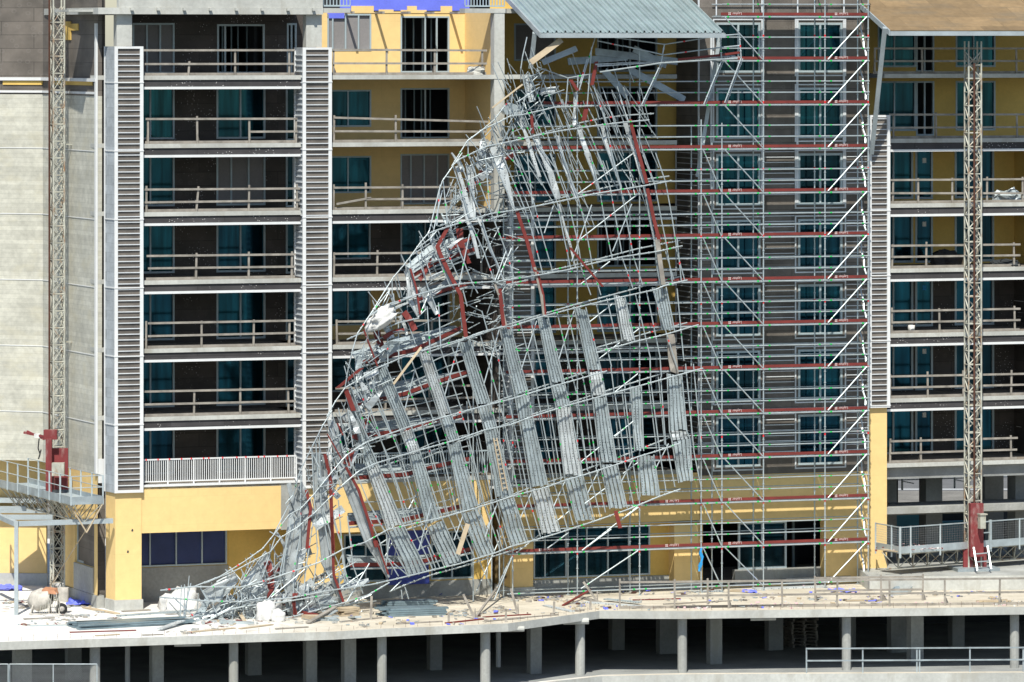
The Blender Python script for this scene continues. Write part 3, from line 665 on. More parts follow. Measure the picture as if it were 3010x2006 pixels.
r2 = R_.to_2d(); mb = MB(); mb.prism([r2 + F.N * -.4, r2 + F.U * .45 + F.N * -.4, r2 + F.U * .45 + F.N * -5, r2 + F.N * -5], 0, 27); mb.build('flank_wall', K['brown_lt'], wing)
# debris shelf on the top of the wing
mb = MB(); rnd = random.Random(21)
a = F.u(195, -1); b = F.u(345, -1)
mb.box(F, a, b, -3, -.6, ZS(-1) - .2, ZS(-1) - .1); mb.build('roof_edge', K['conc_pale'], wing)
# ================================================================ podium and car park
edge = [(-160, 1893), (45, 1886), (982, 1857), (1137, 1848), (1494, 1833), (1762, 1796), (2010, 1797), (3010, 1784), (3200, 1782)]
ep = [D(*q) for q in edge]
pod = thing('parking_podium', ep[4], 'long pale concrete podium deck over an open car park at the foot of the block', 'podium')
mb = MB(); poly = [(p.x, p.y) for p in ep] + [(40, 262), (-40, 262)]
mb.prism(poly, -.34, 0); mb.m[-1] = 1; mb.build('deck_slab', [K['conc_pale'], K['deck_t']], pod)
mb = MB()
for a, b in zip(ep, ep[1:]):
    n = int((b - a).length / .5)
    for i in range(n):
        q = a.lerp(b, (i + .5) / n) + Vector((random.uniform(-.02, .02), .25, 0)); mb.tube(q, q + Vector((random.uniform(-.03, .03), 0, random.uniform(.12, .25))), .008, 0, 4)
mb.build('starter_bar', K['rust'], pod)['kind'] = 'stuff'
def edge_y(px):
    for (a, p), (b, q) in zip(zip([e[0] for e in edge], ep), zip([e[0] for e in edge[1:]], ep[1:])):
        if a <= px <= b: return p.y + (q.y - p.y) * (px - a) / (b - a)
for a, b in ((263, 295), (672, 701), (1108, 1137), (1411, 1442), (1690, 1720), (1991, 2020), (2474, 2502), (2968, 2996)):
    y = edge_y((a + b) / 2) + .75; c = Vector((((a + b) / 2 - CX) / FP * y, y, 0)); f = Fr((c.x, c.y), AF); r = (b - a) / 2 * y / FP * .97
    mb = MB(); mb.tube((c.x, c.y, -2.75), (c.x, c.y, -.345), r, 0, 12); mb.build('column', K['conc'], pod)
for a, b, dy in ((36, 97, 3.2), (440, 484, 3.6), (893, 935, 4.2), (1005, 1050, 2.8), (1552, 1596, 3.4), (2081, 2127, 3.4), (2671, 2720, 3.2)):
    y = edge_y((a + b) / 2) + dy; c = Vector(((a - CX) / FP * y, y, 0)); f = Fr((c.x, c.y), AF); wd = (b - a) * y / FP
    mb = MB(); mb.box(f, .12, wd * .98, -.5, 0, -2.75, -.345); mb.build('column', K['conc'], pod)
for px, dy, wd in ((200, 9, .6), (730, 8.5, .6), (1265, 7.5, .55), (1800, 9, .6), (2260, 8.5, .7), (2480, 9, .6), (2620, 7, .8), (2800, 9, .6), (1940, 7.5, .9)):
    y = edge_y(px) + dy; c = Vector(((px - CX) / FP * y, y, 0)); f = Fr((c.x, c.y), AF)
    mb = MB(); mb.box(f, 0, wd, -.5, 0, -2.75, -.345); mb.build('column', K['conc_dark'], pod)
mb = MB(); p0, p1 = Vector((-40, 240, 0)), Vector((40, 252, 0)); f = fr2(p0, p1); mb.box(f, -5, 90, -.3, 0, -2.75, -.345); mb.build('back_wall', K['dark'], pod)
mb = MB()
for px, y in ((375, 226), (1465, 231.5)): c = Y(px, 0, y); mb = MB(); mb.tube((c.x, c.y, -2.75), (c.x, c.y, -.345), .11, 0, 10); mb.build('drain_pipe', K['white'], pod)
for px, py, r in ((1500, 1849, .12), (1690, 1826, .14), (548, 1893, .1), (2240, 1816, .12)):
    y = edge_y(px) + .5; mb = MB(); c = Y(px, py, y); mb.tube(c + Vector((-.5, 0, -.02)), c + Vector((.6, 0, .0)), r, 0, 10); mb.build('hanging_pipe', K['conc_pale'], pod)
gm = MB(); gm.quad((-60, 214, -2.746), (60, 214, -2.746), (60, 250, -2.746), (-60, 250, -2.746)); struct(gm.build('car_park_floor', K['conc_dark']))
# things stored in the car park
def store(px, py, wd, layers, m, label, nm='pallet_stack', cat='pallets'):
    c = D(px, py, -2.74); root = thing(nm, c, label, cat)
    for j in range(layers):
        mb = MB(); f = Fr((c.x + random.uniform(-.05, .05), c.y), AF + random.uniform(-.08, .08)); z = -2.74 + j * .15
        for k in range(6): mb.box(f, k * wd / 6, (k + .75) * wd / 6, -1.0, 0, z + .11, z + .135)
        for k in (0, .45, .9): mb.box(f, k * wd, k * wd + .09, -.98, -.02, z, z + .109)
        mb.build('pallet', K[m], root)
store(2330, 1905, 1.3, 9, 'wood', 'tall stack of timber pallets in the shade of the car park')
# raised slab edge under the right bay
a = D(2556, 1738); b = D(3040, 1734)
fk = fr2(a, b); lk = (b - a).length
kb = MB(); kb.box(fk, 0, lk + 4, -14, 0, .004, .65); kb.m[1] = 1
tag(kb.build('raised_kerb', [K['conc_pale'], K['conc']]), 'waist high bare concrete upstand along the right end of the deck', 'concrete upstand')
# low terrace wall and its railing at the lower right
wp = [D(1500, 2020, -1.85), D(1590, 2003, -1.85), D(1770, 1984, -1.85), D(2010, 1979, -1.85), D(3150, 1973, -1.85)]
mb = MB(); poly = [(p.x, p.y - .45) for p in wp] + [(p.x, p.y) for p in reversed(wp)]
mb.prism(poly, -4, -1.85); mb.m[-1] = 1
tag(mb.build('terrace_wall', [K['conc_pale'], K['deck_t']]), 'low stained concrete terrace wall curving along the bottom edge', 'wall')
def at(px, line):                               # point of a ground line seen at px
    for a, b in zip(line, line[1:]):
        A = a.x / a.y * FP + CX; B = b.x / b.y * FP + CX
        if A <= px <= B: return a.lerp(b, (px - A) / (B - A))
    return line[-1]
rl = thing('metal_railing', at(2700, wp), 'plain grey steel railing with two rails on the terrace wall at lower right', 'railing')
pts = [at(px, wp) + Vector((0, -.2, 0)) for px in (2369, 2534, 2693, 2701, 2849, 3006, 3100)]
for p in pts: mb = MB(); mb.bar(p, p + Vector((0, 0, 1.06)), .06, .06, (0, 1, 0)); mb.build('post', K['galv_dk'], rl)
for h, nm in ((1.06, 'top_rail'), (.55, 'mid_rail')):
    mb = MB()
    for a, b in zip(pts, pts[1:]): mb.bar(a + Vector((0, -.045, h - .03)), b + Vector((0, -.045, h - .03)), .05, .06)
    mb.build(nm, K['galv_dk'], rl)
# chain link fence at the lower left
cf = thing('chain_link_fence', Y(140, 2000, 217.4), 'galvanised chain link fence panels standing in the bottom left corner', 'fence')
def fence(pxa, pxb, y):
    zt = H - (1953 - HY) / FP * y; a = Y(pxa, 0, y); b = Y(pxb, 0, y); f = fr2(a, b); l = (b - a).length; mb = MB()
    z0 = -2.75
    fr_ = MB()
    for q in (0, l * .5, l): fr_.tube(f.pt(q, 0, z0), f.pt(q, 0, zt), .028)
    for z in (zt, z0 + .15): fr_.tube(f.pt(0, 0, z), f.pt(l, 0, z), .024)
    fr_.build('fence_frame', K['galv'], cf)
    st = .075; n = int((l + zt - z0) / st)
    for i in range(n):
        u = i * st
        for sgn in (1, -1):
            u0 = u - (zt - z0); p = (max(u0, 0), z0 + max(0, -u0)) ; q = (min(u, l), zt - max(0, u - l))
            if p[0] >= q[0]: continue
            if sgn < 0: p = (l - p[0], p[1]); q = (l - q[0], q[1])
            mb.tube(f.pt(p[0], -.01, p[1]), f.pt(q[0], -.01, q[1]), .0045, 0, 3)
    mb.build('wire_mesh', K['wire'], cf)
fence(-60, 24, 217.2); fence(28, 285, 217.4)
# ================================================================ timber guard rails
def guard_rail(base, posts, rails, label, grp, mat_='wood', brace=True, toe=True):
    """base(px) -> (point on the edge, inward vector); posts: (px, lean, height); rails: (pxa, pxb, ha, hb)"""
    fst = lambda q: q[0] if isinstance(q, tuple) else q
    mid = fst(posts[len(posts) // 2]); root = thing('guard_rail', base(mid)[0], label, 'guard rail', grp)
    for q in posts:
        px, lean, h = q if isinstance(q, tuple) else (q, random.uniform(-.03, .03), random.uniform(1.1, 1.2))
        p, n = base(px); a = Vector((-n.y, n.x, 0)); mb = MB(); mb.bar(p, p + a * -lean + Vector((0, 0, h)), .085, .045, n); o = mb.build('post', K[mat_], root)
        if brace and h > .9:
            m = MB(); s = random.choice([-1, 1]) * .0; t = p + n * .36 + a * random.uniform(-.3, .0)
            m.hexa([p + n * .03 + a * -.01, t, t + a * .03, p + n * .03 + a * .02], [p + n * .03 + Vector((0, 0, .5)), t + Vector((0, 0, .02)), t + a * .03 + Vector((0, 0, .02)), p + n * .03 + a * .03 + Vector((0, 0, .5))])
            m.build('gusset', K['timber' if random.random() < .25 else 'wood'], o)
    for pa, pb, ha, hb in rails:
        A, n = base(pa); B, n2 = base(pb); mb = MB(); k = 3
        d = n * -.048
        mb.bar(A + d + Vector((0, 0, ha)), B + d + Vector((0, 0, hb)), .04, .09); mb.build('rail', K[mat_], root)
    if toe:
        A, n = base(rails[0][0]); B, _ = base(rails[0][1]); mb = MB(); mb.bar(A + n * .05 + Vector((0, 0, .06)), B + n * .05 + Vector((0, 0, .06)), .04, .11); mb.build('toe_plate', K['wood' if mat_ == 'wood' else mat_], root)
    return root
NV = Vector((-F.N.x, -F.N.y, 0))
def slab_base(k, v=-.14): return lambda px: (F.pt(uF(px, v), v, ZS(k)), NV)
g = 'timber guard rails along the balcony edges'
z1_ = lambda *q: [x / 2.24 for x in q]
lb = [(0, [(553.5, .05, .62), (691, 0, 1.15), (850, 0, 1.15)], [(421, 866, 1.10, 1.10), (424, 864, .50, .50)], 'grey timber guard rail on the topmost balcony between the two tall battened pilasters'),
      (1, [435, 580, 733, 870], [(427, 873, 1.08, 1.06), (735, 874, .50, .50)], 'grey timber guard rail lacking most of its middle board on the left bay second balcony'),
      (2, [430, (577, .1, 1.1), 731, 873], [(424, 887, .98, .96), (424, 880, .42, .44)], 'weathered guard rail on the left bay third balcony, its middle post leaning'),
      (3, [576, 731, 857], [(430, 868, 1.06, 1.04), (434, 866, .52, .50)], 'weathered guard rail on the left bay fourth balcony with white splashes on its middle board'),
      (4, [429, 592, 745, 850], [(434, 868, 1.10, 1.10), (434, 868, .54, .56)], 'timber guard rail on the left bay fifth balcony, four posts with pale gussets'),
      (5, [570, 706, 848], [(421, 870, 1.10, 1.08), (421, 868, .54, .53)], 'timber guard rail on the left bay sixth balcony above the white balustrade')]
for k, p, r, l in lb: guard_rail(slab_base(k), p, r, l, g)
b2 = [(0, [980, 1136, 1278, 1418], [(976, 1430, 1.12, 1.08), (976, 1430, .52, .50)], 'timber guard rail in front of the sunlit yellow top wall with violet membrane'),
      (1, [981, (1163, 0, 1.2)], [(980, 1435, 1.10, .88), (982, 1430, .50, .44)], 'sagging timber guard rail on the second balcony of the middle yellow bay'),
      (2, [980, 1075, 1183, 1325], [(980, 1345, .98, .96), (1076, 1335, .46, .44), (988, 1090, .26, .52)], 'guard rail with a dropped slanting board on the third middle balcony'),
      (3, [981, 1108, 1415], [(982, 1420, 1.04, 1.02), (984, 1200, .55, .55)], 'timber guard rail on the fourth middle balcony beside the fallen scaffold edge'),
      (4, [990, 1269], [(992, 1330, 1.02, .98), (993, 1300, .48, .46)], 'timber guard rail on the fifth middle balcony under the white hanging sack'),
      (5, [1133, 1262], [(985, 1400, 1.05, 1.03), (985, 1400, .5, .5)], 'timber guard rail on the sixth middle balcony seen through the fallen scaffold')]
for k, p, r, l in b2: guard_rail(slab_base(k), p, r, l, g)
rb = [(0, [2571, 2711, 2988], [(2568, 3060, 1.16, 1.16), (2570, 3060, .58, .58)], 'shaded timber guard rail under the plywood roof on the top right balcony'),
      (1, [2626, 2752, 2886, 2990], [(2612, 3060, 1.10, 1.08), (2614, 3060, .50, .50)], 'timber guard rail on the second right balcony behind the tall mast'),
      (2, [2624, 2699, 2799, 2901, 3006], [(2616, 3060, 1.08, 1.06), (2616, 3060, .48, .40)], 'timber guard rail with five posts and rubbish beside it on the third right balcony'),
      (3, [2622, 2722, 2836, 2981], [(2618, 2998, 1.04, 1.02), (2618, 2998, .53, .52)], 'timber guard rail on the fourth right balcony with dark rubbish heaped behind'),
      (4, [2621, 2762, 2878, 2983], [(2618, 2998, 1.02, 1.02), (2618, 2998, .50, .50)], 'timber guard rail on the fifth right balcony next to a paint bucket'),
      (5, [2616, 2727, 2832, 2972], [(2616, 3012, 1.0, .98), (2616, 3010, .48, .48)], 'timber guard rail on the sixth right balcony'),
      (6, [2616, 2707, 2851, 2972], [(2616, 2990, 1.0, 1.0), (2616, 2988, .46, .46)], 'timber guard rail on the lowest right balcony above the concrete cross beam')]
for k, p, r, l in rb: guard_rail(slab_base(k), p, r, l, g)
# deck edge rails
de = [D(q[0], q[1] - 6) for q in edge]
def dk(px):
    p = at(px, de); return (p, Vector((0, 1, 0)))
guard_rail(dk, [(1822, 0, 1.3), (1983, 0, 1.3), 2141, 2298, 2458, 2613, 2776, 2937], [(1822, 3060, 1.16, 1.16), (1983, 3060, .58, .56)], 'long grey timber guard rail along the front edge of the deck at right', 'timber guard rails on the podium deck')
bl = [D(2066, 1778), D(2398, 1770), D(2590, 1768), D(2712, 1766)]
guard_rail(lambda px: (at(px, bl), Vector((0, 1, 0))), [(2080, 0, 1.15), 2397, 2590, 2712], [(2397, 2712, 1.06, 1.06), (2397, 2712, .5, .5)], 'shorter inner timber guard rail on the deck below the scaffold corner', 'timber guard rails on the podium deck', toe=False)
# ================================================================ standing scaffolding
VO, VI = 1.65, .45
zl_ = lambda i: F.z(2300, 46 + 129.3 * i, VO)
SC = thing('scaffolding', F.pt(uF(2244, VO), VO, 0), 'upright galvanised tube scaffolding with red toe boards standing against the dark battened wall', 'scaffolding')
SU = lambda px: uF(px, VO)
bays = [1507, 1697, 1880, 2061, 2122, 2244, 2425, 2552]
left_of = lambda i: 2122 if i <= 1 else 1601 if i == 2 else 1490
def marks(mb, a, b, at_, r, m): d = (b - a).normalized(); c = a + d * at_; mb.tube(c - d * .05, c + d * .05, r, m)
ztops = {1507: F.z(1507, 560), 1697: F.z(1697, 260), 1880: F.z(1880, 150), 2061: F.z(2061, 350), 2122: F.z(2122, 360), 2244: 29, 2425: 29, 2552: 29}
for px in bays:
    for v in (VO, VI):
        q = SU(px); zt = ztops[px] + (0 if v == VO else -.3); mb = MB(); a, b = F.pt(q, v, .05), F.pt(q, v, zt)
        mb.tube(a, b, .030, 0, 8); mb.tube(F.pt(q, v, .0), F.pt(q, v, .03), .09, 0, 8)
        z = 1.3
        while z < zt - .2:
            for k in (0, .5, 1.0, 1.5): mb.tube(F.pt(q, v, z + k - .02), F.pt(q, v, z + k + .02), .052, 0, 8)
            mb.tube(F.pt(q, v, z + .62), F.pt(q, v, z + .72), .037, 1, 8); z += 2.0 if int(z) % 3 else 3.0
        mb.build('standard', [K['galv'], K['redmark']], SC)
def hrail(u0, u1, v, z, name, r=.026, green=True):
    mb = MB(); a, b = F.pt(u0, v, z), F.pt(u1, v, z); mb.tube(a, b, r, 0, 6)
    if green:
        for px in bays:
            q = SU(px)
            for e in (-.28, .28):
                if u0 < q + e < u1: mb.tube(F.pt(q + e - .05, v, z), F.pt(q + e + .05, v, z), r * 1.12, 1, 6)
    mb.build(name, [K['galv'], K['greenmark']], SC)
lift = []
for i in range(-1, 13):
    z = zl_(i) if i >= 0 else zl_(0) + 1.994; u0 = SU(left_of(i) if i >= 0 else 2244); u1 = SU(2552)
    hrail(u0, u1 + .05, VO + .03, z - .07, 'ledger', .034); hrail(u0, u1, VI, z - .07, 'inner_ledger', .03, False)
    if i == 1: u0 = SU(2122)
    for h in (.5, 1.0): hrail(u0, u1 + .05, VO + .03, z + h, 'guardrail')
    for h in (.5, 1.0): hrail(u0, u1, VI - .03, z + h, 'inner_guardrail', .024, False)
    bs = [b for b in bays if b >= left_of(i) - 5] if i >= 0 else [2244, 2425, 2552]
    if i >= 2: bs = [left_of(i)] + bs if bs[0] - left_of(i) > 14 else bs
    for a, b in zip(bs, bs[1:]):
        ua, ub = SU(a) + .03, SU(b) - .03
        mb = MB()
        for j in range(3): mb.box(F, ua, ub, VI + .06 + j * .36, VI + .06 + j * .36 + .33, z - .055, z - .002)
        if i >= 0: mb.build('deck', K['plank'], SC)
        if i >= 0:
            mb = MB(); mb.box(F, ua - .05, ub + .05, VO - .075, VO - .04, z, z + .128); tb = mb.build('toe_board', K['toe'], SC)
            if a in (2122, 2425) or (a in (1507, 1880) and i in (11, 12)): lift.append((tb, a, z))
    for b in bs:
        mb = MB(); mb.tube(F.pt(SU(b), VI, z - .07), F.pt(SU(b), VO, z - .07), .026); mb.build('transom', K['galv'], SC)
# foot ledger
hrail(SU(1490), SU(2552), VO + .03, .28, 'ledger', .03); hrail(SU(1490), SU(2552), VI, .3, 'inner_ledger', .028, False)
def brace(ua, za, ub, zb, v=VO + .07, r=.028):
    mb = MB(); a, b = F.pt(ua, v, za), F.pt(ub, v, zb); mb.tube(a, b, r)
    for t in (.12, .88): c = a.lerp(b, t); mb.tube(c, a.lerp(b, t + .015), r * 1.1, 1)
    mb.build('brace', [K['galv'], K['greenmark']], SC)
for i in range(0, 13):
    z1_l, z0_l = zl_(i) - .05, (zl_(i + 1) if i < 12 else .25)
    brace(SU(2425) + .12, z0_l, SU(2552) - .1, z1_l)
    brace(SU(2122) + .08, z1_l, SU(2244) - .06, z0_l)
    if i >= 3: brace(SU(2061) + .06, z1_l, SU(2122) - .05, z0_l)
brace(SU(1697) + .15, .4, SU(1880) - .1, zl_(12) - .1); brace(SU(1697) + .2, zl_(12), SU(1880) - .1, zl_(11) - .1); brace(SU(1507) + .15, zl_(12), SU(1697) - .1, zl_(11)); brace(SU(1450), .3, SU(1507) - .05, zl_(12) - .1)
# inner faces: rail braces seen dim behind, and end rails of the right end
for i in range(0, 13):
    z = zl_(i)
    for h in (.5, 1.0): mb = MB(); mb.tube(F.pt(SU(2552), VI, z + h), F.pt(SU(2552), VO, z + h), .024); mb.build('end_rail', K['galv'], SC)
    mb = MB(); pts = []
    for k in range(9): pts.append(F.pt(SU(2552) - .02 + .03 * math.sin(k * 1.9 + i), VI + .25 + (k / 8) * .75, z - .1 - (k / 8) * 1.75))
    for p, q in zip(pts, pts[1:]): mb.bar(p, q, .03, .06, (1, 0, 0))
    mb.build('end_brace', K['galv'], SC)
# lettering on the toe boards, fixed upside down as on the photo
fc = bpy.data.curves.new('lettering', 'FONT'); fc.body = 'Layher'; fc.size = .17; fc.extrude = .002
fo = bpy.data.objects.new('lettering', fc); COL.objects.link(fo); bpy.context.view_layer.update()
me = bpy.data.meshes.new_from_object(fo.evaluated_get(bpy.context.evaluated_depsgraph_get()))
bpy.data.objects.remove(fo)
lv = [tuple(v.co) for v in me.vertices]; lf = [tuple(p.vertices) for p in me.polygons]; wd = max(v[0] for v in lv)
for r_, c_ in ((0, 0), (1, 0), (0, 1), (1, 1)):       # the small grid emblem after the name
    x0, y0 = wd + .07 + c_ * .065, -.0 + r_ * .065
    lv += [(x0, y0, .001), (x0 + .05, y0, .001), (x0 + .05, y0 + .05, .001), (x0, y0 + .05, .001)]; n_ = len(lv); lf.append((n_ - 4, n_ - 3, n_ - 2, n_ - 1))
for tb, a, z in lift:
    u = SU(a) + {2122: .98, 2425: 1.15}.get(a, 1.9); mb = MB()
    mb.add([F.pt(u - x, VO - .035 + zz_, z + .135 - y) for x, y, zz_ in lv], lf); mb.build('lettering', K['letter'], tb)
# blue cloth strip tied to the scaffold foot
mb = MB(); pts = [F.P(px, py, VO + .06) for px, py in ((2062, 1612), (2058, 1625), (2064, 1640), (2061, 1655), (2056, 1668), (2055, 1680))]
for k, (p, q) in enumerate(zip(pts, pts[1:])): mb.bar(p, q, .09 + .04 * (k % 2), .12, (.3 * (k % 2), -1, 0))
tag(mb.build('cloth_strip', K['cyan']), 'bright blue cloth strip tied round a scaffold post near its foot', 'cloth')
# bent top corner frame leaning out under the metal roof
BT = thing('bent_scaffold_bay', F.P(1950, 190, 2.6), 'twisted scaffold bay with buckled handrails hanging out under the metal roof', 'scaffolding')
T = {'A': (1300, 80), 'B': (1750, 80), 'C': (1150, 450), 'D': (1600, 450), 'E': (950, 850), 'F': (1500, 850), 'G': (850, 1200), 'H': (1400, 1200), 'I': (450, 1480), 'J': (1000, 1480), 'K': (1550, 1500)}
KZ = 600 / 2240
def q(t, *xy): o = T[t]; return [(o[0] + x * KZ, o[1] + y * KZ) for x, y in zip(xy[::2], xy[1::2])]
def pathv(pts, vf): return [F.P(x, y, vf(x, y) if callable(vf) else vf) for x, y in pts]
def tubes(root, name, pts, v, r=.03, marks_=True, mt='galv'):
    P_ = pathv(pts, v); mb = MB(); mb.path(P_, r)
    if marks_:
        for a, b in zip(P_, P_[1:]):
            l = (b - a).length
            if l > 1 and random.random() < .5: marks(mb, a, b, l * random.uniform(.25, .75), r * 1.1, random.choice([1, 2, 2, 2]))
    if name == 'standard':
        for a, b in zip(P_, P_[1:]):
            l = (b - a).length; d = (b - a).normalized(); k = .25
            while k < l: c = a + d * k; mb.tube(c - d * .02, c + d * .02, r * 1.75, 0, 6); k += .5
    return mb.build(name, [K[mt], K['redmark'], K['greenmark']], root)
tubes(BT, 'guardrail', q('B', 215, 115, 760, 190, 1370, 95, 1580, 80), 2.7); tubes(BT, 'guardrail', q('B', 300, 205, 750, 305, 1370, 225, 1580, 205), 2.7)
tubes(BT, 'ledger', q('B', 50, 495, 720, 395, 1370, 355, 1560, 345), 2.75, .035)
tubes(BT, 'guardrail', q('B', 20, 150, 300, 210), 2.5)
for a in ((760, 180, 720, 400, 510, 850), (1370, 95, 1385, 370, 1190, 850), (1580, 80, 1600, 340, 1420, 830)):
    tubes(BT, 'standard', q('B', *a), 2.65); tubes(BT, 'standard', [(x + 5, y + 2) for x, y in q('B', *a[2:])], 2.5, .024)
def strip(root, name, L, R, v, m, planks=4, th=.05, gap=.24, sag=0):
    """planked deck between two photo polylines on the surface v"""
    def sub(P_):
        o = []
        for a, b in zip(P_, P_[1:]): o += [(a[0] + (b[0] - a[0]) * t, a[1] + (b[1] - a[1]) * t) for t in (0, .34, .67)]
        return o + [P_[-1]]
    jx = [random.uniform(-1.6, 1.6) for _ in range(40)]; jd = [random.uniform(-.07, .07) for _ in range(40)]
    L = [(x + jx[i], y) for i, (x, y) in enumerate(sub(L))]; R = [(x + jx[i], y) for i, (x, y) in enumerate(sub(R))]
    n_ = F.N.to_3d(); A = [p + n_ * jd[i] for i, p in enumerate(pathv(L, v))]; B = [p + n_ * jd[-1 - i] for i, p in enumerate(pathv(R, v))]; mb = MB()
    A0, B0 = A, B
    for j in range(planks):
        A = list(A0); B = list(B0); e0, e1 = random.uniform(0, .12), random.uniform(0, .12)
        if planks > 1:
            A[0], B[0] = A0[0].lerp(A0[1], e0), B0[0].lerp(B0[1], e0); A[-1], B[-1] = A0[-1].lerp(A0[-2], e1), B0[-1].lerp(B0[-2], e1)
        t0, t1 = (j + gap / 2) / planks, (j + 1 - gap / 2) / planks
        l = [a.lerp(b, t0) for a, b in zip(A, B)]; r = [a.lerp(b, t1) for a, b in zip(A, B)]
        k_ = [(j % 2) * .025 * F.N.to_3d()] * len(l)
        mb.ribbon([a + k for a, k in zip(l, k_)], [a + k for a, k in zip(r, k_)], th)
        if planks > 1:                           # folded edges of each steel plank
            off = F.N.to_3d() * .03
            for e, o_ in ((l, r), (r, l)): mb.ribbon([a + off for a in e], [a.lerp(b, .10) + off for a, b in zip(e, o_)], .06)
    return mb.build(name, K[m], root)
strip(BT, 'deck', q('B', 0, 400, 720, 372, 1540, 320), q('B', 0, 440, 720, 392, 1560, 340), 2.5, 'plank_lt', 2)
tb = pathv(q('B', 910, 370, 1370, 320, 1590, 290), 2.6); mb = MB(); mb.ribbon(tb, [p + Vector((0, 0, .1)) for p in tb], .03); mb.build('toe_board', K['toe'], BT)
for a in ((0, 270, 900, 380), (100, 480, 350, 760), (420, 240, 780, 420), (380, 470, 980, 800), (-300, 380, 350, 330)):
    p = pathv(q('B', *a), 1.2); mb = MB(); mb.bar(p[0], p[1], .32, .05, (.2, -1, .3)); mb.build('loose_plank', K['galv_dk'], BT)
# ================================================================ fallen scaffolding
def vc(x, y): return 2.15 + 2.7 * min(1, max(0, (1750 - x) / 800)) * min(1, max(.12, (y - 350) / 650))
def vcl(x, y, d): return vc(x, y) + d
FS = thing('fallen_scaffolding', F.P(1300, 1600, 4.0), 'collapsed scaffolding hanging off the block as a tangled curtain of tubes and planks', 'scaffolding')
LN = {}
LN['L1'] = q('A', 275, 1250, 445, 1125, 620, 1045, 750, 975, 870, 965, 1110, 910, 1230, 880, 1665, 865)
LN['L2'] = q('A', 105, 1525, 190, 1450, 490, 1310, 760, 1255, 990, 1200, 1290, 1140, 1700, 1080, 1990, 1045) + q('B', 590, 1020)
LN['L2b'] = q('A', 1000, 1190, 1520, 1050, 1770, 1000, 2000, 970) + q('B', 640, 950)
LN['L3'] = q('C', 395, 890, 510, 845, 860, 735, 1100, 665, 1390, 625, 1830, 535, 2230, 450) + q('D', 1100, 360, 1400, 305)
LN['L3b'] = q('C', 900, 790, 1260, 670) ; LN['L3c'] = q('D', 0, 540, 360, 450, 830, 345); LN['L3d'] = q('D', 1110, 290, 1370, 255)
LN['L4'] = q('E', 510, 295, 690, 175, 910, 110) + q('C', 270, 1560, 640, 1455, 830, 1430, 1170, 1410, 1560, 1350, 1930, 1285) + q('D', 520, 1215, 860, 1140, 1250, 1080, 1515, 1020)
LN['L4b'] = q('C', 1200, 1460, 1500, 1395); LN['L4c'] = q('D', 70, 1290, 400, 1215, 690, 1140, 1010, 1055, 1490, 960)
LN['L5'] = q('E', 690, 425, 830, 370, 1050, 320); LN['L5b'] = q('E', 1160, 215, 1400, 145); LN['L5c'] = q('E', 260, 555, 520, 440)
LN['L6'] = q('E', 240, 1085, 400, 990, 590, 870, 880, 745, 1200, 645, 1500, 560, 1800, 455, 2000, 410) + q('F', 0, 415, 320, 310, 720, 205, 1030, 130, 1600, 5) + q('D', 1310, 1460, 1570, 1395)
LN['L6b'] = q('E', 1000, 745, 1500, 575, 1800, 470, 2000, 395) + q('F', 0, 385, 360, 275, 700, 175, 1320, 10) + q('D', 1220, 1420, 1500, 1355)
LN['LY'] = q('G', 580, 570, 640, 510, 760, 430, 860, 370, 1320, 205, 1800, 70, 2050, 0) + q('F', 0, 1210, 260, 1130, 640, 1020, 1060, 900)
LN['LYb'] = q('G', 690, 480, 800, 425, 900, 385, 1240, 280, 1680, 130) + q('F', 0, 1180, 460, 1035, 870, 900)
LN['LX'] = q('F', 940, 700, 1360, 580, 1700, 500, 2065, 393); LN['LXb'] = q('F', 945, 645, 1240, 560); LN['LXc'] = q('F', 1360, 525, 1660, 440); LN['LXd'] = q('F', 1790, 410, 1940, 370)
LN['LZ'] = q('G', 580, 850, 690, 755, 770, 690, 970, 600, 1420, 465, 1850, 345, 2150, 240) + q('F', 0, 1490, 240, 1400, 640, 1275, 1040, 1165, 1250, 1110, 1860, 940, 2115, 870)
LN['LZb'] = q('G', 690, 745, 880, 680, 1330, 540, 1700, 430) + q('F', 240, 1375, 510, 1295, 920, 1160, 1340, 1030, 1740, 905)
LN['LW'] = q('I', 80, 955, 460, 915, 950, 920, 1090, 890, 1380, 800, 1820, 650) + q('G', 600, 1545, 830, 1475, 1080, 1335, 1320, 1280, 1640, 1210, 2080, 1090) + q('H', 0, 1095, 210, 1030, 400, 965, 780, 865, 970, 795, 1180, 735, 1540, 620, 1790, 530, 1990, 470, 2240, 385)
LN['LWb'] = q('G', 940, 1530, 1120, 1410, 1300, 1330, 1620, 1230) + q('H', 0, 1070, 400, 950, 600, 870, 985, 750, 1370, 610, 1750, 470, 2130, 320)
LN['LV'] = q('I', 70, 1030, 620, 1075, 1000, 1080, 1500, 1040, 1920, 960) + q('J', 350, 890, 700, 810, 980, 740, 1300, 665, 1700, 545) + q('H', 380, 1520, 570, 1470, 920, 1365, 1300, 1240, 1660, 1115, 2010, 970, 2240, 890)
LN['LVb'] = q('J', 540, 970, 760, 875, 1000, 785, 1350, 690, 1700, 575, 2040, 470)
LN['LU'] = q('I', 1000, 1340, 1550, 1240, 2100, 1090) + q('J', 300, 1010, 540, 870)
LN['LT'] = q('I', 520, 1330, 830, 1170, 1000, 1130, 1450, 1080, 1940, 1000)
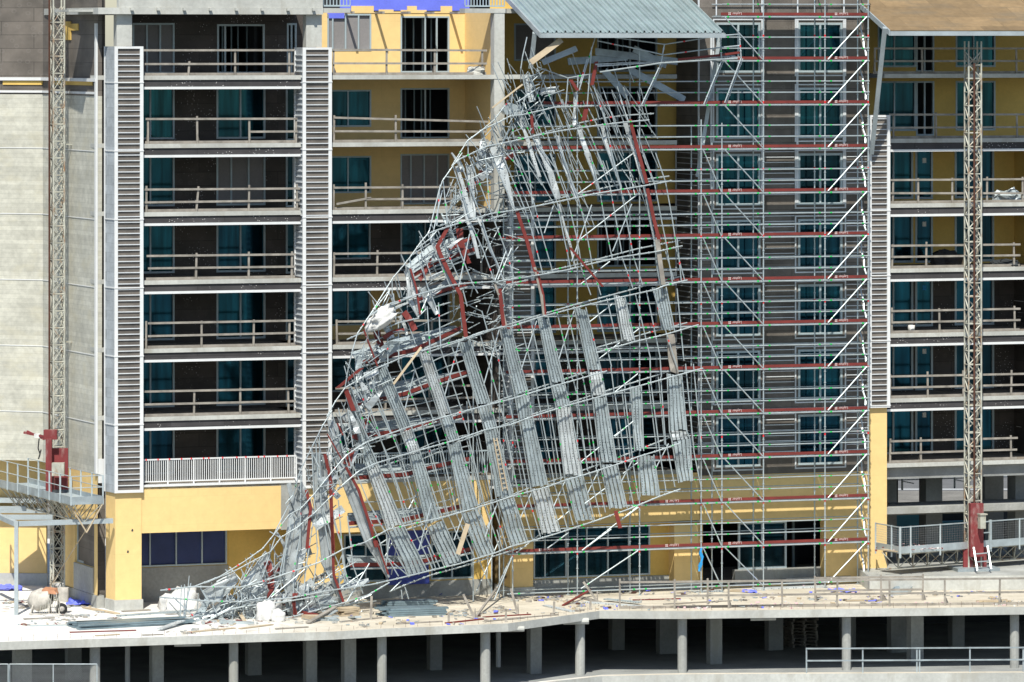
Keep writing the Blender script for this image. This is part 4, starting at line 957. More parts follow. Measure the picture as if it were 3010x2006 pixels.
# cables of standards running down to the heap at lower left
LN['M1'] = q('C', 780, 0, 680, 140, 560, 310, 530, 410); LN['M2'] = q('C', 400, 890, 320, 985, 210, 1140, 140, 1230, 20, 1370) + q('E', 510, 290)
LN['M3'] = q('E', 740, 0, 510, 290, 375, 490, 320, 680, 270, 900, 240, 1085); LN['M4'] = q('E', 240, 1085, 130, 1240, 40, 1400) + q('G', 470, 30, 370, 190, 290, 350, 240, 450, 120, 690, 40, 960, -40, 1050)
LN['M5'] = q('G', 580, 570, 430, 750, 270, 950, 120, 1110, 0, 1170) + q('I', 1330, 340, 1200, 500, 1000, 640, 740, 800, 460, 910, 80, 955); LN['M6'] = q('G', 580, 850, 280, 1150, 90, 1310, -90, 1420) + q('I', 1290, 530, 900, 740, 560, 880)
LN['M7'] = q('A', 105, 1525, 275, 1250, 445, 1125, 570, 1020, 750, 780); LN['M8'] = q('C', 270, 1060, 430, 940, 510, 845)
for k_, pts in LN.items():
    off = -.55 if k_[-1] in 'bcd' else .35
    tubes(FS, 'standard', pts, lambda x, y: vc(x, y) + off, .026 if k_[0] == 'M' else .031, True, 'galv_dk' if k_[0] == 'M' else 'galv')
# plank decks: rows of (left, right) pairs from bay to bay
STR = [
 [(1014, 1142, 1030, 1136), (1062, 1318, 1080, 1300), (1084, 1385, 1108, 1363), (1141, 1560, 1185, 1545), (1204, 1697, 1254, 1680)],
 [(1107, 1083, 1132, 1076), (1182, 1272, 1209, 1259), (1206, 1338, 1233, 1330), (1257, 1546, 1299, 1528), (1309, 1665, 1356, 1654)],
 [(1234, 1037, 1261, 1032), (1296, 1230, 1325, 1221), (1321, 1304, 1348, 1294), (1359, 1508, 1404, 1492), (1410, 1641, 1453, 1627)],
 [(1352, 1005, 1378, 997), (1408, 1196, 1440, 1189), (1427, 1264, 1458, 1256), (1462, 1468, 1507, 1461), (1504, 1604, 1550, 1595)],
 [(1472, 968, 1499, 962), (1516, 1163, 1551, 1155), (1529, 1233, 1564, 1228), (1563, 1436, 1609, 1429), (1598, 1571, 1646, 1566)],
 [(1583, 930, 1609, 933), (1622, 1129, 1658, 1129), (1637, 1195, 1674, 1195), (1662, 1401, 1711, 1398), (1697, 1535, 1746, 1532)],
 [(1690, 901, 1720, 904), (1733, 1094, 1765, 1088), (1744, 1163, 1779, 1166), (1767, 1363, 1812, 1363), (1796, 1497, 1842, 1495)],
 [(1808, 866, 1835, 874), (1832, 1003, 1864, 1004)],
 [(1856, 1134, 1883, 1134), (1869, 1326, 1890, 1326)],
 [(1877, 1342, 1920, 1337), (1885, 1460, 1938, 1462)],
 [(1925, 846, 1956, 844), (1950, 971, 1981, 973)],
 [(1964, 1098, 2002, 1102), (1971, 1268, 2017, 1268), (1978, 1296, 2026, 1290), (1998, 1420, 2034, 1414)]]
for si, st in enumerate(STR):
    for j, (a, b) in enumerate(zip(st, st[1:])):
        mt = 'plank'
        if (si + j) % 5 == 2: mt = 'plank_lt'
        L_p = [(a[0], a[1]), (b[0], b[1])]; R_p = [(a[2], a[3]), (b[2], b[3])]
        strip(FS, 'deck', L_p, R_p, vc, mt, 4 if b[2] - b[0] > 24 else 3, .05)
        for s_, P_ in ((-.10, L_p), (.06, R_p)):
            tubes(FS, 'ledger', [(x + s_ * 30, y) for x, y in P_], lambda x, y: vc(x, y) + (.12 if s_ > 0 else -.1), .03)
strip(FS, 'timber_deck', [(1957, 985), (1966, 1091)], [(1988, 982), (2000, 1102)], vc, 'wood', 1, .04)
# guardrails between the decks, doubled as in the photo
full = [s for s in STR if len(s) == 5]
ext = full + [[(1808, 866, 1835, 874), (1850, 1060, 1882, 1060), (1856, 1134, 1883, 1134), (1877, 1342, 1917, 1337), (1885, 1460, 1938, 1462)], [(1925, 846, 1956, 844), (1962, 1040, 1995, 1040), (1965, 1098, 2002, 1102), (1975, 1296, 2026, 1290), (1998, 1420, 2034, 1414)]]
for s0, s1 in zip(ext, ext[1:]):
    for j in range(4):
        for t in (.36, .72):
            p = [(a[2] + (b[0] - a[2]) * t, a[3] + (b[1] - a[3]) * t) for a, b in ((s0[j], s1[j]), (s0[j + 1], s1[j + 1]))]
            d0 = random.uniform(-4, 4)
            tubes(FS, 'guardrail', [p[0], (p[1][0] + d0, p[1][1])], lambda x, y: vc(x, y) + .22, .027)
            if j and (j + int(t * 10)) % 2: tubes(FS, 'inner_guardrail', [(p[0][0] - 7, p[0][1]), (p[1][0] - 7 - d0, p[1][1])], lambda x, y: vc(x, y) - .5, .025)
for p in ((1917, 846, 1990, 1080), (1990, 848, 2010, 1060), (2015, 1070, 2040, 1330), (2038, 1070, 2062, 1320), (2040, 1330, 2062, 1440), (1990, 700, 2003, 830), (1955, 700, 1978, 840)):
    tubes(FS, 'guardrail', [p[:2], p[2:]], lambda x, y: vc(x, y) + .2, .027)
# upper part: long thin bays running down from the hanging top
UP = [[(1434, 436), (1461, 504), (1506, 611)], [(1482, 425), (1495, 504), (1517, 619)]], [[(1564, 409), (1603, 504), (1632, 589)], [(1585, 409), (1628, 504), (1654, 581)]], [[(1694, 383), (1716, 450), (1757, 563)], [(1711, 380), (1735, 450), (1764, 563)]], [[(1832, 364), (1860, 450), (1888, 541)], [(1846, 362), (1872, 450), (1896, 541)]]
UP = list(UP) + [[[(1348, 560), (1372, 660), (1400, 760)], [(1362, 560), (1386, 660), (1413, 760)]], [[(1520, 330), (1548, 420), (1580, 520)], [(1532, 330), (1561, 420), (1592, 520)]], [[(1630, 400), (1656, 490), (1690, 585)], [(1645, 400), (1668, 490), (1699, 585)]], [[(1764, 372), (1790, 460), (1822, 552)], [(1776, 370), (1801, 460), (1830, 550)]],
       [[(1262, 690), (1300, 790), (1330, 850)], [(1272, 688), (1312, 790), (1341, 848)]], [[(1400, 640), (1440, 740), (1480, 830)], [(1409, 640), (1449, 740), (1488, 830)]], [[(1640, 600), (1666, 700), (1690, 790)], [(1647, 600), (1673, 700), (1696, 790)]]]
for L_p, R_p in UP: strip(FS, 'deck', L_p, R_p, vc, 'plank_lt', 1, .05)
def board(pts, wpx, m, name='toe_board', dv=.3):
    A = pathv(pts, lambda x, y: vc(x, y) + dv); B = pathv([(x + wpx, y - 1) for x, y in pts], lambda x, y: vc(x, y) + dv); mb = MB(); mb.ribbon(A, B, .035); return mb.build(name, K[m], FS)
board([(1515, 622), (1543, 705), (1569, 800)], 10, 'toe'); board([(1568, 786), (1588, 868), (1596, 930)], 8, 'wood', 'timber_board'); board([(1577, 800), (1594, 868), (1601, 930)], 6, 'toe')
board([(1847, 352), (1872, 450), (1897, 540)], 10, 'toe'); board([(1898, 555), (1916, 640), (1934, 712)], 10, 'toe'); strip(FS, 'deck', [(1890, 545), (1921, 712), (1938, 840)], [(1898, 545), (1931, 712), (1950, 840)], vc, 'plank', 1)
board([(1926, 705), (1934, 770), (1944, 838)], 13, 'wood', 'timber_board')
board(q('C', 600, 820, 485, 1030, 515, 1110, 620, 1330, 740, 1560), 12, 'toe'); board(q('E', 1450, 0, 1490, 70, 1550, 540), 11, 'toe')
strip(FS, 'deck', q('C', 420, 940, 560, 1200, 680, 1470), q('C', 470, 960, 600, 1210, 720, 1470), vc, 'plank_lt', 1)
board(q('E', 1905, 0, 2000, 400), 5, 'wood', 'timber_board'); board(q('E', 1920, 0, 1945, 250, 1965, 410), 10, 'toe'); board(q('C', 1120, 1420, 1170, 1560), 6, 'wood', 'timber_board')
board(q('D', 270, 1040, 370, 1160, 630, 1470), 7, 'toe', dv=.6); board(q('E', 440, 450, 590, 850), 4, 'toe'); board(q('E', 135, 1090, 400, 870), 13, 'toe'); board(q('E', 220, 1100, 260, 1200, 310, 1340), 14, 'toe')
board(q('H', 1510, 1130, 1560, 1320), 11, 'toe', dv=.5); board(q('A', 1675, 380, 1625, 640), 10, 'toe'); board(q('A', 1560, 880, 1530, 1030), 13, 'toe'); board(q('A', 1390, 580, 1470, 700), 10, 'toe'); board(q('A', 965, 960, 980, 1170), 8, 'toe')
strip(FS, 'deck', [(1338, 490), (1382, 640)], [(1350, 487), (1397, 640)], vc, 'plank_lt', 1); strip(FS, 'deck', [(1366, 484), (1380, 570), (1390, 650)], [(1394, 487), (1396, 570), (1396, 640)], vc, 'plank_lt', 2)
strip(FS, 'deck', [(1190, 783), (1199, 880), (1226, 931)], [(1204, 788), (1222, 850), (1234, 925)], vc, 'plank_lt', 2); board([(1204, 790), (1222, 850), (1233, 925)], 5, 'toe')
strip(FS, 'deck', [(1541, 220), (1553, 300)], [(1562, 220), (1571, 300)], vc, 'plank_lt', 2); strip(FS, 'deck', [(1586, 262), (1580, 280)], [(1638, 257), (1640, 272)], vc, 'plank_lt', 1)
strip(FS, 'deck', q('A', 1450, 715, 1430, 1080), q('A', 1490, 715, 1470, 1080), vc, 'plank_lt', 1)
# long tubes of the upper fan
UT = [q('A', 440, 1130, 490, 1310), q('A', 545, 1090, 610, 1290, 860, 1560), q('A', 640, 1040, 730, 1250, 860, 1560), q('A', 750, 975, 790, 1230), q('A', 870, 980, 980, 1200, 1250, 1560), q('A', 1000, 960, 1100, 1190), q('A', 1110, 910, 1240, 1160, 1380, 1560), q('A', 1240, 890, 1330, 1110), q('A', 1310, 890, 1400, 1110), q('A', 1480, 880, 1590, 1100, 1780, 1560),
      q('A', 1590, 870, 1700, 1080, 1890, 1560), q('A', 1660, 650, 1780, 1000, 1900, 1560), q('A', 950, 500, 1110, 900), q('A', 1040, 450, 1230, 880), q('A', 880, 540, 930, 760), q('A', 770, 730, 745, 970), q('A', 915, 740, 870, 960), q('A', 1380, 560, 1355, 870), q('A', 1490, 530, 1475, 870), q('A', 1640, 220, 1590, 870), q('A', 1590, 350, 1510, 620), q('A', 1680, 110, 1500, 700), q('A', 280, 1250, 285, 1400, 400, 1560), q('A', 190, 1460, 240, 1560), q('A', 1050, 440, 1380, 560, 1690, 505), q('A', 980, 230, 1050, 440), q('A', 930, 110, 880, 330, 860, 480),
      q('C', 680, 150, 860, 710), q('C', 750, 80, 980, 680), q('C', 840, 10, 1100, 670, 1260, 1080, 1350, 1380), q('C', 1030, 0, 1080, 600), q('C', 1080, 0, 1360, 630, 1430, 780), q('C', 1340, 0, 1570, 560, 1660, 920, 1770, 1300), q('C', 1210, 0, 1460, 600, 1540, 850, 1660, 1320), q('C', 1490, 0, 1550, 560), q('C', 1580, 0, 1820, 540, 1900, 950, 1970, 1270), q('C', 1740, 0, 1940, 530, 2040, 950, 2090, 1240), q('C', 1870, 0, 2050, 490, 2130, 800, 2200, 1200),
      q('C', 860, 740, 1010, 1070, 1130, 1400), q('C', 980, 690, 1060, 950, 1230, 1390), q('C', 510, 850, 770, 1440), q('C', 640, 800, 890, 1430, 950, 1540), q('C', 400, 890, 640, 1450), q('C', 270, 1070, 420, 1530), q('C', 200, 1150, 280, 1560), q('C', 570, 310, 620, 800, 650, 880), q('C', 530, 410, 500, 800), q('C', 1260, 1080, 1140, 1400), q('C', 560, 410, 470, 830, 440, 960), q('C', 540, 350, 420, 850, 400, 890),
      q('D', 580, 0, 720, 370, 780, 700, 850, 1100), q('D', 700, 0, 830, 350, 900, 720, 970, 1100), q('D', 740, 0, 850, 400), q('D', 1090, 0, 1210, 340, 1290, 760, 1350, 1050), q('D', 1220, 0, 1330, 320, 1400, 700, 1450, 1030), q('D', 440, 0, 610, 430, 690, 900, 745, 1160), q('D', 500, 0, 610, 420), q('D', 1440, 1030, 1540, 1400), q('D', 850, 1140, 970, 1480), q('D', 970, 1120, 1080, 1450), q('D', 400, 1250, 510, 1560), q('D', 520, 1220, 620, 1560), q('D', 1330, 1080, 1420, 1390),
      q('E', 1140, 190, 1175, 690), q('E', 1265, 150, 1290, 640), q('E', 705, 390, 710, 850), q('E', 825, 350, 830, 820), q('E', 770, 50, 800, 380), q('E', 1080, 0, 1120, 220), q('E', 1160, 0, 1235, 190), q('E', 1530, 0, 1580, 190), q('E', 1740, 240, 1800, 450), q('E', 450, 620, 400, 970), q('E', 890, 250, 1010, 600), q('E', 1060, 290, 1160, 50), q('E', 740, 0, 640, 200), q('E', 1130, 220, 1040, 310, 930, 130),
      q('E', 350, 1010, 590, 1560), q('E', 450, 950, 740, 1560), q('E', 310, 1100, 480, 1560), q('E', 395, 1020, 520, 1400)]
def vu(x, y): return vc(x, y) + .15
for p in UT: tubes(FS, 'tube', p, vu, .027)
# white diagonals in the lower grid
for p in (q('F', 290, 350, 120, 890), q('F', 700, 240, 530, 780), q('F', 1120, 165, 860, 370), q('F', 1415, 435, 1345, 490), q('F', 1200, 590, 970, 770), q('F', 1400, 930, 1150, 1130), q('F', 1350, 1450, 1150, 1620), q('E', 1490, 590, 1330, 1180), q('E', 1010, 870, 900, 1310), q('E', 580, 910, 470, 1560), q('E', 1930, 450, 1760, 1060), q('H', 600, 940, 480, 1220), q('H', 970, 810, 850, 1080), q('H', 1340, 690, 1220, 940), q('H', 1720, 560, 1590, 810), q('H', 1410, 885, 1190, 1050), q('H', 1770, 600, 1610, 720), q('H', 2110, 390, 1970, 660), q('H', 230, 1050, 120, 1310), q('H', 1720, 150, 1510, 310), q('H', 1350, 430, 1150, 590), q('H', 1780, 1090, 1590, 1230), q('H', 1480, 1330, 1220, 1520), q('H', 1010, 1370, 780, 1540), q('D', 970, 10, 580, 300, 370, 450), q('D', 1030, 450, 390, 950), q('D', 720, 1190, 400, 1440), q('D', 960, 560, 750, 1080), q('D', 520, 570, 300, 1190), q('D', 100, 580, 0, 880), q('G', 1530, 1310, 1420, 1560), q('G', 1910, 1170, 1810, 1450), q('C', 860, 890, 740, 1470), q('C', 1320, 1050, 1170, 1390)):
    tubes(FS, 'brace', p, lambda x, y: vc(x, y) + .1, .027)
# hanging lower-left decks
HG = [([(963, 1229), (984, 1350), (1011, 1433), (1070, 1594), (1140, 1704)], [(992, 1243), (1013, 1339), (1049, 1430), (1098, 1590), (1147, 1700)], 'plank_lt'),
      ([(917, 1323), (928, 1508), (945, 1654), (1005, 1775)], [(955, 1340), (971, 1520), (983, 1694), (1010, 1777)], 'plank_lt'),
      ([(886, 1412), (853, 1480), (836, 1587), (823, 1690), (860, 1812)], [(900, 1441), (912, 1480), (903, 1614), (868, 1721), (868, 1809)], 'plank_lt'),
      ([(779, 1619), (707, 1721), (712, 1750), (726, 1836)], [(791, 1635), (804, 1694), (780, 1735), (735, 1830)], 'plank_lt'),
      ([(659, 1700), (595, 1737), (624, 1777)], [(691, 1684), (704, 1708), (645, 1765)], 'plank'), ([(595, 1807), (595, 1828)], [(648, 1772), (648, 1791)], 'plank')]
for l, r, m in HG: strip(FS, 'deck', l, r, vc, 'sheet', 3, .04, .06)
for p, wp_ in (([(951, 1336), (968, 1414), (971, 1521), (976, 1620)], 9), ([(896, 1441), (909, 1495), (898, 1614)], 9), ([(971, 1521), (978, 1690), (1008, 1775)], 7), ([(868, 1745), (858, 1770), (866, 1808)], 8), ([(860, 1745), (862, 1808)], 8), ([(1014, 1375), (1050, 1440), (1083, 1540), (1102, 1610)], 8), ([(1105, 1590), (1140, 1690)], 4), ([(990, 1245), (1006, 1280)], 4), ([(961, 1277), (1003, 1350)], 3)): board(p, wp_, 'toe')
for p in (q('I', 1620, 0, 1610, 380, 1540, 760, 1540, 990), q('I', 1850, 0, 1940, 300, 1990, 560, 2160, 960), q('I', 1940, 0, 2080, 500, 2110, 760), q('I', 1500, 0, 1320, 350), q('I', 1520, 160, 1390, 780, 1410, 940), q('I', 1340, 370, 1280, 560, 1200, 810), q('I', 1280, 310, 1430, 400), q('I', 1760, 180, 1680, 690, 1660, 900), q('I', 1810, 480, 1760, 900), q('I', 1590, 850, 1575, 1030), q('I', 1710, 840, 1700, 1010), q('I', 2040, 740, 2050, 910), q('I', 1470, 400, 1420, 790), q('I', 1120, 620, 960, 890), q('I', 520, 930, 600, 1070), q('I', 750, 1170, 780, 1330), q('I', 1210, 1090, 1270, 1300), q('I', 1090, 1150, 1160, 1330), q('I', 1390, 1190, 1330, 1300), q('I', 1170, 790, 1250, 930), q('I', 1550, 1240, 1880, 960), q('I', 1990, 770, 2230, 640), q('I', 1760, 930, 1850, 1180), q('I', 1640, 980, 1720, 1200), q('I', 1850, 1190, 1960, 1165), q('I', 220, 1030, 530, 1320), q('I', 960, 950, 1010, 1320), q('I', 1380, 900, 1080, 1290), q('I', 2090, 720, 2180, 990), q('I', 2240, 900, 2110, 1110), q('I', 1290, 1080, 1400, 780),
          q('J', 0, 200, 30, 650, 130, 1000), q('J', 80, 140, 140, 680, 250, 990), q('J', 60, 1100, 320, 660), q('J', 180, 840, 0, 920), q('J', 280, 70, 440, 440, 490, 700), q('J', 320, 0, 510, 340, 520, 600), q('J', 520, 600, 740, 790), q('J', 520, 600, 640, 800), q('J', 630, 590, 720, 740), q('J', 960, 480, 1050, 720), q('J', 1000, 0, 860, 520), q('J', 1350, 130, 1250, 400), q('J', 1720, 290, 1780, 500), q('J', 540, 380, 500, 700), q('J', 710, 920, 750, 1050), q('J', 670, 950, 680, 1050), q('J', 1720, 10, 1590, 370), q('J', 1890, 580, 1690, 1060), q('J', 670, 850, 560, 960),
          q('G', 250, 450, 270, 950, 310, 1560), q('G', 330, 290, 350, 1050, 440, 1560), q('G', 290, 350, 320, 840), q('G', 130, 730, 120, 1560), q('G', 470, 60, 620, 560, 690, 800), q('G', 540, 0, 610, 330, 680, 640), q('G', 640, 0, 700, 430), q('G', 690, 600, 880, 1060, 1060, 1380), q('G', 700, 0, 880, 350), q('G', 780, 0, 1000, 330, 1180, 840, 1280, 1270), q('G', 890, 0, 1000, 320), q('G', 980, 0, 1110, 270), q('G', 440, 430, 560, 860), q('G', 540, 1010, 580, 1560), q('G', 640, 1200, 690, 1560), q('G', 480, 1220, 590, 1560)):
    tubes(FS, 'loose_tube', p, lambda x, y: vc(x, y) + .25, .026)
# toppled wing of decks that turns the corner towards the camera
def vw_(x, y): return 1.6 + (1376 - x) * .0066
WG = [([(1190, 783), (1260, 722), (1350, 690)], [(1212, 815), (1290, 770), (1400, 735)]), ([(1192, 872), (1250, 845), (1336, 822)], [(1200, 893), (1290, 862), (1380, 836)]),
      ([(1030, 1035), (1218, 981), (1336, 957)], [(1057, 1072), (1218, 1032), (1354, 968)]), ([(1028, 1147), (1121, 1129), (1245, 1107), (1373, 1088)], [(1041, 1196), (1191, 1161), (1293, 1123), (1376, 1096)]),
      ([(1000, 1246), (1145, 1235), (1292, 1224), (1345, 1216)], [(1035, 1288), (1147, 1275), (1217, 1259), (1359, 1224)]), ([(1043, 1361), (1118, 1366), (1246, 1363), (1375, 1347)], [(1048, 1409), (1193, 1398), (1280, 1375), (1378, 1353)]),
      ([(1021, 1508), (1198, 1492), (1356, 1487)], [(1024, 1543), (1185, 1532), (1356, 1492)]), ([(1016, 1630), (1134, 1638), (1241, 1630), (1383, 1611)], [(1029, 1665), (1188, 1662), (1250, 1652), (1388, 1617)])]
for l, r in WG:
    A = [F.P(x, y, vw_(x, y) - .55) for x, y in l]; B = [F.P(x, y, vw_(x, y) + .35) for x, y in r]; mb = MB()
    for j in range(3): mb.ribbon([a.lerp(b, j / 3 + .02) for a, b in zip(A, B)], [a.lerp(b, (j + 1) / 3 - .02) for a, b in zip(A, B)], .04, 0, (0, .3, -1))
    mb.build('deck', K['plank'], FS)
    mb = MB(); mb.ribbon([p + F.N.to_3d() * .03 - Z3 * .03 for p in B], [p + F.N.to_3d() * .03 + Z3 * .14 for p in B], .03); mb.build('toe_board', K['toe'], FS)
    mb = MB(); mb.path([p + F.N.to_3d() * .1 - Z3 * .1 for p in B], .045); mb.build('ledger', K['galv'], FS)
    for h in (.55, 1.05): mb = MB(); mb.path([p + F.N.to_3d() * .05 + Z3 * (h + .15 * math.sin(p.x * 3)) for p in B], .026); mb.build('guardrail', K['galv'], FS)
for px in (1391, 1445, 1468): mb = MB(); v = vw_(px, 0); mb.tube(F.P(px, 0, v).xy.to_3d(), F.P(px, 1000, v), .03, 0, 8); mb.build('standard', K['galv'], FS)
for x0, y0, x1, y1 in ((1150, 1690, 1175, 1560), (1130, 1640, 1230, 1440), (1300, 1590, 1180, 1410), (1240, 1500, 1160, 1280), (1100, 1340, 1330, 1240), (1340, 1480, 1290, 1130), (1400, 1560, 1372, 1180), (1420, 1640, 1400, 1300), (1431, 1700, 1445, 1430), (1405, 1640, 1450, 1745), (1480, 1560, 1400, 1740)):
    tubes(FS, 'loose_tube', [(x0, y0), (x1, y1)], lambda x, y: max(.8, vw_(x, y)), .026)
# buckled knot where the curtain still hangs on (thin rails crossing at the corner)
rnd = random.Random(31); mb = MB()
for i in range(150):
    x = rnd.uniform(1310, 1500); y = rnd.uniform(520, 1040); a = rnd.uniform(-.5, .5) + (0 if i % 3 else 1.3); l = rnd.uniform(25, 70)
    mb.tube(F.P(x, y, rnd.uniform(1, 2)), F.P(x + l * math.cos(a), y - l * math.sin(a), rnd.uniform(1, 2)), .022)
for i in range(26):
    x = rnd.uniform(1500, 1600); y = rnd.uniform(200, 320); a = rnd.uniform(.2, 2.6); l = rnd.uniform(15, 45)
    mb.tube(F.P(x, y, 2.3), F.P(x + l * math.cos(a), y - l * math.sin(a), rnd.uniform(2.2, 2.8)), .02)
mb.build('tangled_tube', K['galv'], FS)['kind'] = 'stuff'
# broken planks, ladder, sack caught in the frame
def loose(root, p0, p1, wd, th, m, name, label=None, cat=None, grp=None, up=(.2, -1, .3)):
    mb = MB(); mb.bar(p0, p1, wd, th, up); o = mb.build(name, K[m], root)
    if label: tag(o, label, cat, grp)
    return o
cv = lambda x, y, d=.5: F.P(x, y, vc(x, y) + d)
loose(None, cv(*q('A', 970, 390)[0], .9), cv(*q('A', 1310, 140)[0], .9), .26, .06, 'timber', 'timber_plank', 'pale thick plank sticking up from the peak of the fallen scaffolding', 'plank')
loose(None, cv(*q('A', 1100, 390)[0], .3), cv(*q('A', 1475, 235)[0], .3), .26, .05, 'steel', 'steel_plank', 'grey plank under the metal roof beside the pale one', 'plank')
loose(None, cv(*q('A', 545, 890)[0]), cv(*q('A', 880, 630)[0]), .07, .05, 'timber', 'timber_batten', 'thin pale batten slanting in front of the concrete column', 'batten')
loose(None, cv(*q('E', 1075, 640)[0]), cv(*q('E', 770, 1045)[0]), .10, .05, 'timber', 'timber_batten', 'pale yellow batten lying diagonally across the fallen frames', 'batten')
loose(None, cv(*q('J', 1400, 225)[0]), cv(*q('J', 1290, 560)[0]), .20, .04, 'timber', 'timber_plank', 'short pale plank wedged between the lower hanging decks', 'plank')
lad = thing('ladder', cv(1470, 1440), 'pale aluminium ladder lying along one of the hanging steel decks', 'ladder')
la = [cv(*p, .2) for p in q('H', 190, 330, 290, 910)]; lb_ = [cv(*p, .2) for p in q('H', 225, 330, 345, 900)]
for s_ in (la, lb_): mb = MB(); mb.bar(s_[0], s_[1], .05, .04, (0, -1, 0)); mb.build('rail', K['timber'], lad)
for i in range(11): mb = MB(); t = (i + .5) / 11; mb.tube(la[0].lerp(la[1], t), lb_[0].lerp(lb_[1], t), .02); mb.build('rung', K['timber'], lad)
c = cv(1121, 940, .3); mb = MB(); mb.lump((0, 0, 0), .56, .36, .36, 23, 0, 30, 20, .62, False)
M_ = Matrix.Translation(c) @ Matrix.Rotation(rad(-35), 4, 'Y') ; mb.v = [tuple(M_ @ Vector(p)) for p in mb.v]
tag(mb.build('hanging_sack', K['bag'], None, True), 'crumpled white sack caught in the left edge of the fallen scaffolding', 'sack')
gb = [F.P(x, y, 1.0) for x, y in q('A', 655, 910, 740, 830, 870, 870, 850, 960, 700, 960)]; mb = MB(); mb.add(gb + [p - F.N.to_3d() * .4 for p in gb], [(0, 1, 2, 3, 4), (9, 8, 7, 6, 5)] + [(i, (i + 1) % 5, 5 + (i + 1) % 5, 5 + i) for i in range(5)])
tag(mb.build('crumpled_sheet', K['galv']), 'crumpled grey metal sheet jammed against the concrete column', 'metal sheet')
# ================================================================ mast climbers
def mast(root, c, ang, size, z0, z1, panel, style, m='mast'):
    f = Fr((c[0], c[1]), ang); h = size / 2; cs = [(-h, h), (h, h), (h, -h), (-h, -h)]
    for a in cs: mb = MB(); mb.bar(f.pt(a[0], a[1], z0), f.pt(a[0], a[1], z1), .07, .07, (0, 1, 0)); mb.build('chord', K[m], root)
    mb = MB(); n = int((z1 - z0) / panel)
    for i in range(n):
        za, zb = z0 + panel * i, z0 + panel * (i + 1)
        for k in range(4):
            a, b = cs[k], cs[(k + 1) % 4]
            mb.tube(f.pt(*a, za), f.pt(*b, za), .028 if i % 2 else .036)
            if style == 'X': mb.tube(f.pt(*a, za), f.pt(*b, zb), .02); mb.tube(f.pt(*b, za), f.pt(*a, zb), .02)
            else:
                if (i + k) % 2: mb.tube(f.pt(*a, za), f.pt(*b, zb), .03)
                else: mb.tube(f.pt(*b, za), f.pt(*a, zb), .03)
    mb.build('lattice', K[m], root)
    return f
lm = Y(169, 0, 233.2); ML = thing('mast_climber', (lm.x, lm.y, 0), 'lattice mast climber with red drive unit and railed platform against the pale left wing', 'mast climber')
fm = mast(ML, lm, AF, .50, .05, 27, .75, 'X')
mb = MB(); mb.tube((lm.x - .37, lm.y + .1, 5), (lm.x - .37, lm.y + .1, 27), .045); mb.build('rack_pipe', K['rust'], ML)
mb = MB(); mb.tube((lm.x - .22, lm.y - .2, 5), (lm.x - .22, lm.y - .2, 27), .018); mb.build('cable', K['rub'], ML)
for py in (424, 1005): 
    z = H - (py - HY) / FP * 233.2; mb = MB(); mb.bar((lm.x + .2, lm.y, z), (lm.x + 1.05, lm.y + .3, z - .05), .06, .06); mb.bar((lm.x + .2, lm.y + .3, z), (lm.x + 1.05, lm.y + .3, z - .05), .05, .05); mb.tube((lm.x + 1.0, lm.y + .3, z), (lm.x + .65, lm.y + .5, z - 2.2), .012); mb.tube((lm.x + .65, lm.y + .3, z), (lm.x + .6, lm.y + .5, z - 2.0), .012); mb.build('wall_tie', K['mast'], ML)
zf = 4.85; nr = Y(211, 0, 227.4); fa = Y(-6, 0, 236.8); fp = fr2(fa, nr); lp = (nr.xy - fa.xy).length; wp_ = 1.42
mb = MB(); mb.box(fp, 0, lp, -wp_, 0, zf - .06, zf); mb.build('platform_floor', K['plank'], ML)
mb = MB(); mb.box(fp, 0, lp, .004, .03, zf - .12, zf + .22); mb.box(fp, lp + .003, lp + .03, -wp_, 0, zf - .12, zf + .22); mb.box(fp, 0, lp, -wp_ - .03, -wp_ - .003, zf - .12, zf + .2); mb.build('side_plate', K['galv_dk'], ML)
for v in (.03, -wp_):
    for i in range(8): u = lp * i / 7; mb = MB(); mb.bar(fp.pt(u, v, zf - .15), fp.pt(u, v, zf + 1.12), .07, .05, (0, 1, 0)); mb.build('rail_post', K['galv'], ML)
    for h in (.6, 1.1): mb = MB(); mb.tube(fp.pt(0, v, zf + h), fp.pt(lp, v, zf + h), .022); mb.build('rail', K['galv'], ML)
for h in (.6, 1.1): mb = MB(); mb.tube(fp.pt(lp, 0, zf + h), fp.pt(lp, -wp_, zf + h), .022); mb.build('rail', K['galv'], ML)
mb = MB()
for v in (-.1, -wp_ + .1): mb.tube(fp.pt(0, v, zf - .15), fp.pt(lp, v, zf - .15), .045)
mb.tube(fp.pt(0, -wp_ / 2, zf - .95), fp.pt(lp - .6, -wp_ / 2, zf - .95), .045); n = 11
for i in range(n):
    a, b = lp * i / n, lp * (i + .5) / n; c = lp * (i + 1) / n
    for v in (-.1, -wp_ + .1): mb.tube(fp.pt(a, v, zf - .15), fp.pt(b, -wp_ / 2, zf - .95), .024); mb.tube(fp.pt(b, -wp_ / 2, zf - .95), fp.pt(c, v, zf - .15), .024)
    mb.tube(fp.pt(a, -.1, zf - .15), fp.pt(a, -wp_ + .1, zf - .15), .024)
mb.build('truss', K['mast'], ML)
mb = MB(); e = fp.pt(lp - .1, -wp_ / 2, zf - 1.35)
mb.tube(fp.pt(lp - .2, 0, zf - .15), e, .035); mb.tube(fp.pt(lp, -wp_, zf - .1), e, .035); mb.tube(fp.pt(lp, -wp_, zf - .1), Y(148, 1722, 229.5), .022); mb.build('stay_rod', K['timber'], ML)
